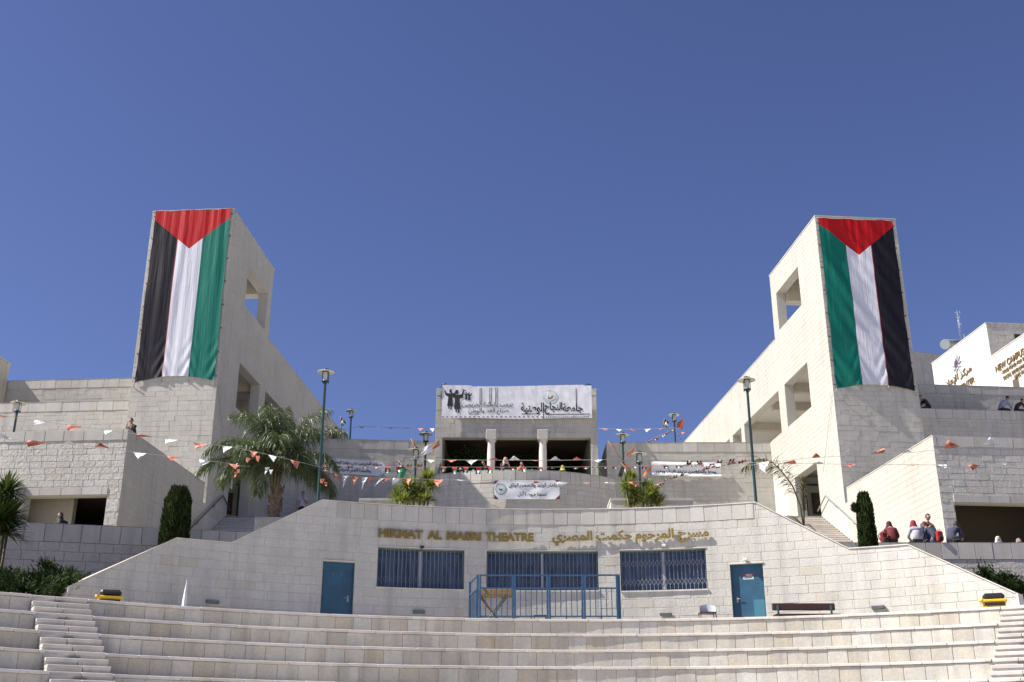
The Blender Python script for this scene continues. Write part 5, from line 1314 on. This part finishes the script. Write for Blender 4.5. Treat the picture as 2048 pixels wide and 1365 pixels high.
# dark trees inside the gatehouse hall
def leafy(label, c, r, h, seed, zb=11.3, n=2600):
    rr = random.Random(seed); root = thing('tree', label, 'tree', (c[0], c[1], zb)); b = MB(); b.tube([(c[0], c[1], zb), (c[0] + .1, c[1], h - r * .3)], [.10, .05], 7); b.build('trunk', 'bark', root); b = MB()
    for i in range(n):
        d = Vector((rr.gauss(0, 1), rr.gauss(0, 1), rr.gauss(0, .7))).normalized() * r * rr.random() ** .45 * (1 + .3 * noise.noise(Vector((i * .01, seed, 0)))); q = Vector((c[0], c[1], h)) + d; o = Vector((rr.gauss(0, 1), rr.gauss(0, 1), rr.gauss(0, 1))).normalized(); s = o.orthogonal().normalized() * .05
        b.add([q - s, q + o * .07, q + s, q - o * .1], [(0, 1, 2, 3)])
    b.build('crown', 'treeleaf', root)
leafy('shadowy tree seen through the left opening of the gatehouse', (-2.6, 63.4), 1.25, 16.0, 1); leafy('shadowy tree seen between the columns and the right opening', (1.3, 64.2), 1.1, 16.1, 2); leafy('small shadowy tree in the right opening of the gatehouse', (3.0, 65.0), .8, 16.0, 3)

# ================================================================== PEOPLE
def person(label, loc, rz, pose, shirt, pants=(.02, .02, .03), hair='short', hcol=None, s=1.0, lean=.15, arms='down', sleeve=True, group=None, face=False, loose=.2):
    root = thing('person', label, 'person', loc, rz, group); W = WM[root] @ Matrix.Scale(s, 4)
    sit = pose == 'sit'; z0 = .11 if sit else .95; L = lean if sit else lean * .3
    J = [((0, 0, z0), (.145, .115)), ((0, -.1 * L, z0 + .19), (.125, .10)), ((0, -.7 * L, z0 + .38), (.15, .115)), ((0, -1.2 * L, z0 + .47), (.12, .09)), ((0, -1.6 * L, z0 + .56), (.055, .055)), ((0, -1.9 * L - .01, z0 + .60), (.055, .055))]
    E = [(0, 1), (1, 2), (2, 3), (3, 4), (4, 5)]; grp = ['p', 's', 's', 's', 'k', 'k']
    def addc(start, pts, g):
        k = start
        for (p, r_), gg in zip(pts, g):
            J.append((p, r_)); grp.append(gg); E.append((k, len(J) - 1)); k = len(J) - 1
        return k
    sy = -1.2 * L; sz = z0 + .45
    hands = []
    for q in (-1, 1):
        am = arms if isinstance(arms, str) else arms[0 if q < 0 else 1]
        if am == 'down': el, wr, ha = (.26, sy + .03, sz - .27), (.27, sy - .05, sz - .50), (.27, sy - .08, sz - .58)
        elif am == 'lap': el, wr, ha = (.27, sy - .03, sz - .25), (.15, sy - .25, sz - .33), (.08, sy - .30, sz - .34)
        elif am == 'kimbo': el, wr, ha = (.36, sy + .05, sz - .22), (.20, sy - .05, sz - .40), (.15, sy - .08, sz - .43)
        elif am == 'chest': el, wr, ha = (.26, sy - .06, sz - .25), (.08, sy - .22, sz - .12), (.02, sy - .25, sz - .06)
        elif am == 'face': el, wr, ha = (.24, sy - .12, sz - .22), (.10, sy - .22, sz + .02), (.07, sy - .20, sz + .10)
        else: el, wr, ha = (.30, sy + .12, sz - .25), (.34, sy + .18, sz - .48), (.34, sy + .16, sz - .54)
        g = ['s', 's' if sleeve else 'k', 'k', 'k']
        addc(3, [((q * .18, sy, sz), (.07, .065)), ((q * el[0], el[1], el[2]), (.048 + loose * .03,) * 2), ((q * wr[0], wr[1], wr[2]), (.032 + loose * .02,) * 2), ((q * ha[0], ha[1], ha[2]), (.036, .02))], g)
        hands.append((Vector((q * wr[0], wr[1], wr[2])), Vector((q * ha[0], ha[1], ha[2])), q))
        if sit: addc(0, [((q * .10, -.05, z0 - .01), (.095, .09)), ((q * .13, -.46, z0 + .01), (.07, .07)), ((q * .13, -.50, z0 - .36), (.045, .045)), ((q * .13, -.63, z0 - .42), (.04, .03))], ['p', 'p', 'p', 'h'])
        else: addc(0, [((q * .095, 0, .86), (.095, .10)), ((q * .10, -.02, .49), (.065, .07)), ((q * .10, .02, .09), (.045, .05)), ((q * .11, -.13, .04), (.042, .032))], ['p', 'p', 'p', 'h'])
    me = bpy.data.meshes.new('sk'); me.from_pydata([j[0] for j in J], E, []); o = bpy.data.objects.new('sk', me); COL.objects.link(o)
    md = o.modifiers.new('s', 'SKIN'); md.use_smooth_shade = True
    for i, j in enumerate(J): me.skin_vertices[0].data[i].radius = (j[1][0] * (1 + loose * (grp[i] in 'sp')), j[1][1] * (1 + loose * (grp[i] in 'sp')))
    me.skin_vertices[0].data[0].use_root = True
    sb = o.modifiers.new('d', 'SUBSURF'); sb.levels = 1; sb.render_levels = 1
    dg = bpy.context.evaluated_depsgraph_get(); dg.update(); m2 = bpy.data.meshes.new_from_object(o.evaluated_get(dg)); bpy.data.objects.remove(o)
    b = MB(); vs = [tuple(v.co) for v in m2.vertices]; idx = {'k': 0, 's': 1, 'p': 2, 'h': 3}
    JV = [Vector(j[0]) for j in J]
    for p in m2.polygons:
        c = p.center; best = min(range(len(E)), key=lambda e: (lambda a, d: (c - a - d * max(0, min(1, (c - a).dot(d) / max(1e-6, d.dot(d))))).length)(JV[E[e][0]], JV[E[e][1]] - JV[E[e][0]]))
        a_, e_ = E[best]; g = grp[e_] if (c - JV[e_]).length < (c - JV[a_]).length * 1.3 else grp[a_]
        b.m.append(idx[g]); b.f.append(tuple(p.vertices)); b.sm.append(True)
    b.v += vs; bpy.data.meshes.remove(m2)
    # head with brow, nose, chin and ears
    hc = Vector((0, -1.9 * L - .02, z0 + .70)); nlat, nlon = 10, 14; k = len(b.v)
    for i in range(nlat + 1):
        th = math.pi * i / nlat
        for j in range(nlon):
            ph = 2 * math.pi * j / nlon; x, y, z = math.sin(th) * math.cos(ph), math.sin(th) * math.sin(ph), math.cos(th)
            fx, fy, fz = .082, .098, .112; jaw = 1 - .28 * max(0, -z) ; nose = .022 if (abs(ph - 1.5 * math.pi) < .3 and -.45 < z < .1) else 0
            ear = .012 if (min(abs(ph), abs(ph - math.pi), abs(ph - 2 * math.pi)) < .25 and abs(z) < .3) else 0
            b.v.append((hc.x + x * fx * jaw + math.copysign(ear, x), hc.y + y * fy * (1 if y > 0 else jaw * .5 + .5) - nose, hc.z + z * fz))
    for i in range(nlat):
        for j in range(nlon): b.f.append((k + i * nlon + j, k + (i + 1) * nlon + j, k + (i + 1) * nlon + (j + 1) % nlon, k + i * nlon + (j + 1) % nlon)); b.m.append(0); b.sm.append(True)
    for wr, ha, q in hands:    # palm with four unequal fingers and a thumb
        d = (ha - wr).normalized(); sd = d.cross(Vector((0, -1, .2))).normalized()
        for f_, (off, ln) in enumerate(((-.027, .060), (-.009, .070), (.009, .066), (.027, .052))):
            a = ha + sd * off; b.tube([a, a + d * ln * .55 + Vector((0, -.006, 0)), a + d * ln * .9 + Vector((0, -.022, -.006))], [.009, .008, .006], 5, mi=0)
        a = wr.lerp(ha, .6) + sd * .03 * q; b.tube([a, a + (d * .5 + sd * q).normalized() * .03, a + (d + sd * q * .6).normalized() * .055], [.011, .009, .007], 5, mi=0)
    mats = ['skin', cloth(shirt), cloth(pants), 'rubber']
    b.build('body', mats, root, W)
    # hair, scarf or cap
    def shell(nm, mm, fx, fy, fz, cut, dz=0, drape=False, facecut=True):
        b = MB(); k = 0; nl, nn = 9, 16; V = []
        for i in range(nl + 1):
            th = math.pi * cut * i / nl
            for j in range(nn):
                ph = 2 * math.pi * j / nn; x, y, z = math.sin(th) * math.cos(ph), math.sin(th) * math.sin(ph), math.cos(th)
                q = Vector((x * fx, y * fy, z * fz + dz))
                if facecut and y < -.45 and z < .45: q.y = max(q.y, -.045); q.x *= 1.02
                if drape and i >= nl - 2: e = i - nl + 3; q.x *= 1 + .55 * e; q.y = q.y * (1 + .3 * e); q.z -= .045 * e
                V.append(tuple(hc + q))
        F = [(i * nn + j, (i + 1) * nn + j, (i + 1) * nn + (j + 1) % nn, i * nn + (j + 1) % nn) for i in range(nl) for j in range(nn)]
        b.add(V, F, sm=True); return b.build(nm, mm, root, W)
    if hair == 'short': shell('hair', cloth(hcol) if hcol else 'hair', .085, .105, .125, .56, .008)
    elif hair == 'long': shell('hair', 'hair', .10, .112, .13, .86, .0, True)
    elif hair == 'scarf': shell('headscarf', cloth(hcol), .103, .118, .124, .84, 0, True)
    elif hair == 'cap':
        shell('cap', cloth(hcol), .09, .112, .125, .5, .01); b = MB(); b.lathe([(.085, 0), (.15, -.01), (.15, -.02), (.085, -.01)], 16, c=tuple(hc + Vector((0, 0, .03)))); b.build('cap_brim', cloth(hcol), root, W)
    if face:
        b = MB(); 
        for q in (-1, 1): b.box(hc.x + q * .03 - .016, hc.x + q * .03 + .016, hc.y - .094, hc.y - .086, hc.z + .0, hc.z + .02)
        b.build('eyes' if face == 'eyes' else 'sunglasses', 'black', root, W)
        b = MB(); b.box(hc.x - .02, hc.x + .02, hc.y - .083, hc.y - .078, hc.z - .062, hc.z - .052); b.build('mouth', cloth((.22, .07, .06)), root, W)
    return root
def at(px, py, Y): p = aty(px, py, Y); return p
def sit_on(px, Y, z, **k): p = aty(px, 1000, Y); return (p.x * (1), Y, z)
def xat(px, Y, z):
    """x of the sight line at a given depth and height"""
    d = Y * CP + z * SP; return (px - 1024) * d / 2250
def seated(label, px, Y, z, rz, **k): return person(label, (xat(px, Y, z + .4), Y, z), rz, 'sit', **k)
def standing(label, px, Y, z, rz, **k): return person(label, (xat(px, Y, z + 1.2), Y, z), rz, 'stand', **k)
PI = math.pi
# on the wall left of the gatehouse, backs to the viewer
seated('man in blue shirt sitting on the back wall, leftmost of three', 606, 61.35, 17.03, PI, shirt=(.05, .13, .33), lean=.3, s=.95)
seated('man in light shirt sitting on the back wall, between blue and black shirts', 628, 61.35, 17.03, PI + .1, shirt=(.42, .40, .46), lean=.3, s=.98, arms='lap')
seated('man in black shirt sitting with elbows out on the back wall', 669, 61.35, 17.03, PI, shirt=(.012, .012, .014), lean=.2, s=1.0, arms='kimbo', sleeve=False)
# standing by the shaded wall
standing('young man in white t-shirt and open dark vest standing on the shaded plaza', 605, 56.5, 11.25, .2, shirt=(.50, .50, .56), arms=('down', 'chest'), sleeve=False, face='eyes')
# left block
standing('dark figure behind the corner of the left block parapet, head and shoulders showing', 268, 42.85, 11.2, -.6, shirt=(.03, .028, .03), lean=.3, s=.9, arms='face')
seated('dark haired woman in black sitting at the left block opening', 129, 36.0, 6.72, -.3, shirt=(.015, .015, .017), hair='long', arms='chest', face='eyes', s=.9)
# behind the curved wall parapet
standing('woman in navy with pale pink headscarf behind the curved wall', 1008, 54.8, 12.6, .4, shirt=(.02, .022, .06), hair='scarf', hcol=(.60, .42, .40), lean=.3, s=.98, arms='face')
standing('person in dark navy bending beside the pink scarfed woman', 987, 55.2, 12.6, -.9, shirt=(.02, .02, .05), lean=1.2, s=.9, arms='lap')
standing('child in bright orange top behind the curved wall', 1041, 55.0, 12.6, .3, shirt=(.70, .18, .02), lean=.3, s=.88, arms='face')
standing('small child with yellow hood at the curved wall right of the second column', 1125, 54.6, 12.6, 0, shirt=(.10, .10, .09), hair='scarf', hcol=(.62, .58, .10), lean=.2, s=.73)
standing('person with white cap and red top behind the left end of the curved wall', 922, 55.4, 12.6, -.2, shirt=(.35, .06, .04), hair='cap', hcol=(.62, .60, .52), lean=.2, s=.76)
standing('person in dark clothes half hidden between the columns', 1064, 55.6, 12.6, 0, shirt=(.02, .02, .02), hair='scarf', hcol=(.02, .02, .025), lean=.2, s=.77)
standing('person in dark blue top standing back in the right gatehouse opening', 1150, 56.4, 12.6, .1, shirt=(.03, .04, .10), lean=.2, s=.78)
standing('woman with grey headscarf in the left gatehouse opening', 946, 56.2, 12.6, .3, shirt=(.03, .03, .035), hair='scarf', hcol=(.16, .15, .16), lean=.2, s=.84)
# right terraces
TBp = lambda a, y: RL.W @ Vector((a, y, 0))
for lab, px, zz, kw in (('man in dark shirt leaning on the right terrace wall by the tower', 1857, 16.95, dict(shirt=(.025, .02, .04), lean=.3, s=.8, arms='lap')),
                        ('man in light shirt bending forward on the right terrace wall', 2000, 16.95, dict(shirt=(.30, .30, .40), lean=.3, s=1.0, arms='lap')),
                        ('man in dark top sitting at the right end of the terrace wall', 2031, 16.95, dict(shirt=(.05, .02, .03), lean=.3, s=.85, arms='lap'))):
    Y = 54.75 + (xat(px, 55, 17) - 20.7) * .093 + .3
    seated(lab, px, Y, zz, PI * .62 if px > 1900 else -PI * .4, **kw)
# the group on the right retaining wall
seated('woman in maroon top and headscarf sitting alone, beside the cypress', 1784, 38.22, 7.0, PI * .95, shirt=(.12, .015, .018), pants=(.01, .01, .01), hair='scarf', hcol=(.06, .012, .014), lean=.22, s=.93, arms='lap')
seated('woman in white vest with dark red headscarf and sleeves sitting on the wall', 1834, 38.2, 7.0, PI, shirt=(.36, .36, .40), pants=(.012, .012, .014), hair='scarf', hcol=(.22, .015, .03), lean=.14, s=.93, arms='lap')
standing('standing man in sunglasses, navy jacket over grey shirt, facing the seated group', 1851, 39.2, 6.38, .25, shirt=(.05, .055, .11), pants=(.03, .04, .08), lean=.4, s=1.02, arms='chest', face='glasses')
seated('person in dark red cap wearing the red backpack', 1872, 38.2, 7.0, PI * 1.1, shirt=(.03, .04, .07), pants=(.03, .04, .08), hair='short', hcol=(.10, .02, .025), lean=.3, s=.93, arms='lap')
seated('dark haired person in navy top leaning toward the group, rightmost on the wall', 1900, 38.2, 7.0, PI * .75, shirt=(.035, .035, .07), pants=(.012, .012, .014), hair='long', lean=.32, s=.93, arms='lap')
standing('person with white headscarf in the dark opening behind the right wall', 1994, 39.6, 5.98, .2, shirt=(.05, .05, .05), hair='scarf', hcol=(.60, .56, .52), s=.86, lean=.2)
standing('person in red top at the right picture edge, in the dark opening', 2036, 40.2, 5.95, .2, shirt=(.28, .03, .02), hair='scarf', hcol=(.25, .22, .20), s=.9, lean=.2)
def bag(label, px, Y, z, c, c2, w_, h_, d_, rz, name='backpack'):
    t = thing(name, label, 'bag', (xat(px, Y, z + .2), Y, z), rz); W = WM[t]; b = MB()
    b.box(-w_ / 2, w_ / 2, -d_ / 2, d_ / 2, 0, h_, ch=.05); b.build('pack', cloth(c), t, W); b = MB(); b.box(-w_ * .38, w_ * .38, -d_ / 2 - .07, -d_ / 2 + .02, .05, h_ * .5, ch=.03); b.build('front_pocket', cloth(c2), t, W)
    for q in (-1, 1): b = MB(); b.tube([(q * w_ * .3, d_ / 2, h_ * .9), (q * w_ * .34, d_ / 2 + .10, h_ * .75), (q * w_ * .3, d_ / 2 + .02, .1)], .018, 5); b.build('strap', cloth((.02, .02, .02)), t, W)
    b = MB(); b.tube([(-.04, 0, h_ - .01), (-.03, 0, h_ + .05), (.03, 0, h_ + .05), (.04, 0, h_ - .01)], .01, 5); b.build('handle', cloth((.02, .02, .02)), t, W)
bag('bright red and black backpack worn by the person in the middle of the group', 1879, 38.02, 7.03, (.36, .02, .015), (.04, .01, .01), .25, .38, .12, .1)
bag('dark maroon bag standing on the wall beside the woman in maroon', 1768, 38.22, 7.01, (.16, .015, .02), (.03, .01, .01), .27, .40, .16, .3)
bag('black shoulder bag behind the rightmost person on the wall', 1912, 38.1, 7.01, (.012, .012, .014), (.02, .02, .02), .28, .24, .12, -.2, 'shoulder_bag')

# ================================================================== STAGE FURNITURE
FL = 3.35
# blue steel barrier around the table
bar_ = thing('barrier', 'blue steel barrier of four railing panels standing before the middle window', 'railing', (.95, 30.4, FL))
def rail(b, x0, y0, x1, y1, z, r_=.022): b.tube([(x0, y0, z), (x1, y1, z)], r_, 4, sm=False)
X0, X1 = xat(958, 30.3, 4), xat(1237, 30.3, 4); YB = 30.3
zt_, zm, zl_ = FL + 1.36, FL + 1.02, FL + .29
for i in range(4):
    a = X0 + (X1 - X0) * i / 4 + .03; c = X0 + (X1 - X0) * (i + 1) / 4 - .03
    b = MB(); rail(b, a, YB, c, YB, zt_, .026); rail(b, a, YB, c, YB, zm, .028); rail(b, a, YB, c, YB, zl_)
    for x in (a, c): b.box(x - .025, x + .025, YB - .025, YB + .025, FL, zt_ + .02)
    b.box((a + c) / 2 - .02, (a + c) / 2 + .02, YB - .02, YB + .02, FL, zl_)
    p = b.build('panel_frame', 'blue', bar_)
    for k in range(1, 6): x = a + (c - a) * k / 6; b = MB(); b.box(x - .011, x + .011, YB - .011, YB + .011, zl_, zm); b.build('bar', 'blue', p)
for x, dx in ((X0 - .04, -.25), (X1 + .03, .12)):
    b = MB(); rail(b, x, YB + .05, x + dx, YB + 1.3, zt_, .026); rail(b, x, YB + .05, x + dx, YB + 1.3, zm, .028); rail(b, x, YB + .05, x + dx, YB + 1.3, zl_)
    b.box(x - .03, x + .03, YB, YB + .06, FL, zt_ + .02); b.box(x + dx - .03, x + dx + .03, YB + 1.27, YB + 1.33, FL, zt_ + .02); p = b.build('side_frame', 'blue', bar_)
    for k in range(1, 6): b = MB(); t = k / 6; xx, yy = x + dx * t, YB + .05 + 1.25 * t; b.box(xx - .011, xx + .011, yy - .011, yy + .011, zl_, zm); b.build('bar', 'blue', p)
# folding table behind the barrier
tb = thing('folding_table', 'folding table with brown edge behind the left half of the blue barrier', 'table', (xat(993, 31, 4), 31.2, FL))
xa, xb = xat(953, 31, 4.2), xat(1031, 31, 4.2)
b = MB(); b.box(xa, xb, 30.85, 31.6, FL + .93, FL + 1.08, ch=.01); b.build('table_top', 'plywood', tb)
for y in (30.95, 31.5):
    for s in (0, 1):
        b = MB(); q = (xa + .1, xb - .25); a0, a1 = (q[0], q[1]) if s == 0 else (q[1], q[0]); b.tube([(a0, y, FL + .93), (a1, y, FL + .02)], .02, 6); b.build('leg', 'plywood' if s == 0 else 'steel', tb)
b = MB(); b.box(xb - .06, xb - .01, 30.9, 31.55, FL, FL + .93); b.build('end_frame', 'grille', tb)
# low stool
st = thing('stool', 'low dark stool seen through the bottom of the blue barrier', 'stool', (xat(1080, 31, 4), 30.9, FL))
x_ = xat(1080, 31, 4); b = MB(); b.box(x_ - .17, x_ + .17, 30.8, 31.1, FL + .36, FL + .39, ch=.008); b.build('seat', 'brownwood', st)
for dx in (-.15, .15):
    for dy in (-.12, .12): b = MB(); b.tube([(x_ + dx, 30.95 + dy, FL + .36), (x_ + dx * 1.25, 30.95 + dy * 1.2, FL)], .012, 5); b.build('leg', 'black', st)
# moulded chair, lying low behind the seating edge
ch_ = thing('chair', 'white plastic chair with black legs beside the right blue door', 'chair', (xat(1414, 30.6, 4), 30.6, FL)); x_ = xat(1414, 30.6, 4)
b = MB(); b.box(x_ - .22, x_ + .22, 30.45, 30.85, FL + .40, FL + .43, ch=.01); b.build('seat', 'brownwood', ch_)
V = []; n = 8
for j in range(5):
    for i in range(n + 1):
        a = -1.1 + 2.2 * i / n; V.append((x_ + .03 + .24 * math.sin(a), 30.62 + .24 * math.cos(a), FL + .42 + .26 * j / 4 * (1 - .25 * abs(a))))
b = MB(); b.add(V, [(j * (n + 1) + i, j * (n + 1) + i + 1, (j + 1) * (n + 1) + i + 1, (j + 1) * (n + 1) + i) for j in range(4) for i in range(n)], sm=True); b.build('backrest', cloth((.50, .54, .58)), ch_)
for dx in (-.20, .20):
    for dy in (-.16, .18): b = MB(); b.tube([(x_ + dx, 30.65 + dy, FL + .40), (x_ + dx * 1.1, 30.65 + dy * 1.1, FL)], .014, 5); b.build('leg', 'black', ch_)
# long bench with back, right
bn = thing('bench', 'long dark maroon bench with thick backrest plank against the right wall', 'bench', (xat(1608, 30.6, 4), 30.6, FL)); xa, xb = xat(1545, 30.6, 4), xat(1671, 30.6, 4)
b = MB(); b.box(xa, xb, 30.66, 30.74, FL + .49, FL + .68, ch=.02); b.build('backrest', 'brownwood', bn)
b = MB(); b.box(xa - .02, xb + .02, 30.2, 30.6, FL + .30, FL + .35, ch=.01); b.build('seat', 'brownwood', bn)
for x in (xa + .12, xb - .14): b = MB(); b.box(x, x + .05, 30.62, 30.66, FL, FL + .62); b.box(x, x + .05, 30.25, 30.30, FL, FL + .30); b.box(x, x + .05, 30.25, 30.66, FL + .25, FL + .29); b.build('support', 'frame', bn)
# two yellow bins with black tops
def bin_(label, px, Y, rz):
    x = xat(px, Y, 4); t = thing('litter_bin', label, 'bin', (x, Y, FL), rz, 'yellow bins at the ends of the stage'); W = WM[t]
    b = MB(); b.box(-.26, .26, -.2, .2, 0, .40, ch=.05); b.build('body', 'yellow', t, W)
    b = MB(); b.box(-.28, .30, -.23, .23, .36, .43, ch=.02); b.build('rim', 'yellow', t, W)
    b = MB(); b.box(-.24, .26, -.21, .21, .42, .58, ch=.06); b.build('lid', 'black', t, W)
    b = MB(); b.lathe([(.0, -.03), (.05, -.03), (.05, .03), (0, .03)], 10, c=(-.29, -.2, .40)); b.build('hinge', 'yellow', t, W)
    b = MB(); b.box(-.22, .24, -.235, -.225, .27, .34); b.build('band', 'black', t, W)
bin_('yellow bin with black lid at the left end of the stage', 222, 27.6, .35); bin_('yellow bin with black lid at the right end of the stage', 1984, 28.2, -.35)
# folded parasol
x_ = xat(370, 28.6, 4); pz = thing('folded_parasol', 'thin folded white parasol standing alone before the left wall', 'parasol', (x_, 28.6, FL))
b = MB(); b.tube([(x_, 28.6, FL), (x_ + .02, 28.6, FL + .98)], .014, 6); b.build('pole', 'grille', pz)
V = []; n = 14
for j in range(9):
    for i in range(n):
        a = 2 * math.pi * i / n; t = j / 8; r_ = (.012 + .045 * (1 - t) ** .8) * (1 + .35 * math.sin(a * 4 + t * 3)); V.append((x_ + .02 * t + r_ * math.cos(a), 28.6 + r_ * math.sin(a), FL + .12 + .82 * t))
b = MB(); b.add(V, [(j * n + i, j * n + (i + 1) % n, (j + 1) * n + (i + 1) % n, (j + 1) * n + i) for j in range(8) for i in range(n)], sm=True); b.build('canopy', 'white', pz)
for dx, dy in ((-.12, 0), (.1, .05), (.02, -.1)): b = MB(); b.tube([(x_, 28.6, FL + .25), (x_ + dx, 28.6 + dy, FL)], .012, 5); b.build('foot', 'white', pz)
# air conditioner units on the shaded plaza
for lab, px in (('grey air conditioner unit on the plaza, right of the palm trunk', 578), ('dark air conditioner unit beside the standing young man', 600)):
    x = xat(px, 59, 11.6); t = thing('air_conditioner', lab, 'air conditioner', (x, 59, 11.25), 0, 'air conditioner units'); b = MB(); b.box(x - .32, x + .32, 58.85, 59.2, 11.25, 11.85, ch=.02); b.build('casing', 'steel', t)
    b = MB(); b.lathe([(.22, 0), (.22, .02), (.17, .02), (.17, 0)], 20, c=(0, 0, 0)); 
    Wf = Matrix.Translation((x - .05, 58.84, 11.55)) @ Matrix.Rotation(PI / 2, 4, 'X'); b.build('fan_ring', 'black', t, Wf); b = MB(); b.lathe([(.0, .004), (.16, .004)], 16); b.build('fan', 'dark', t, Wf)
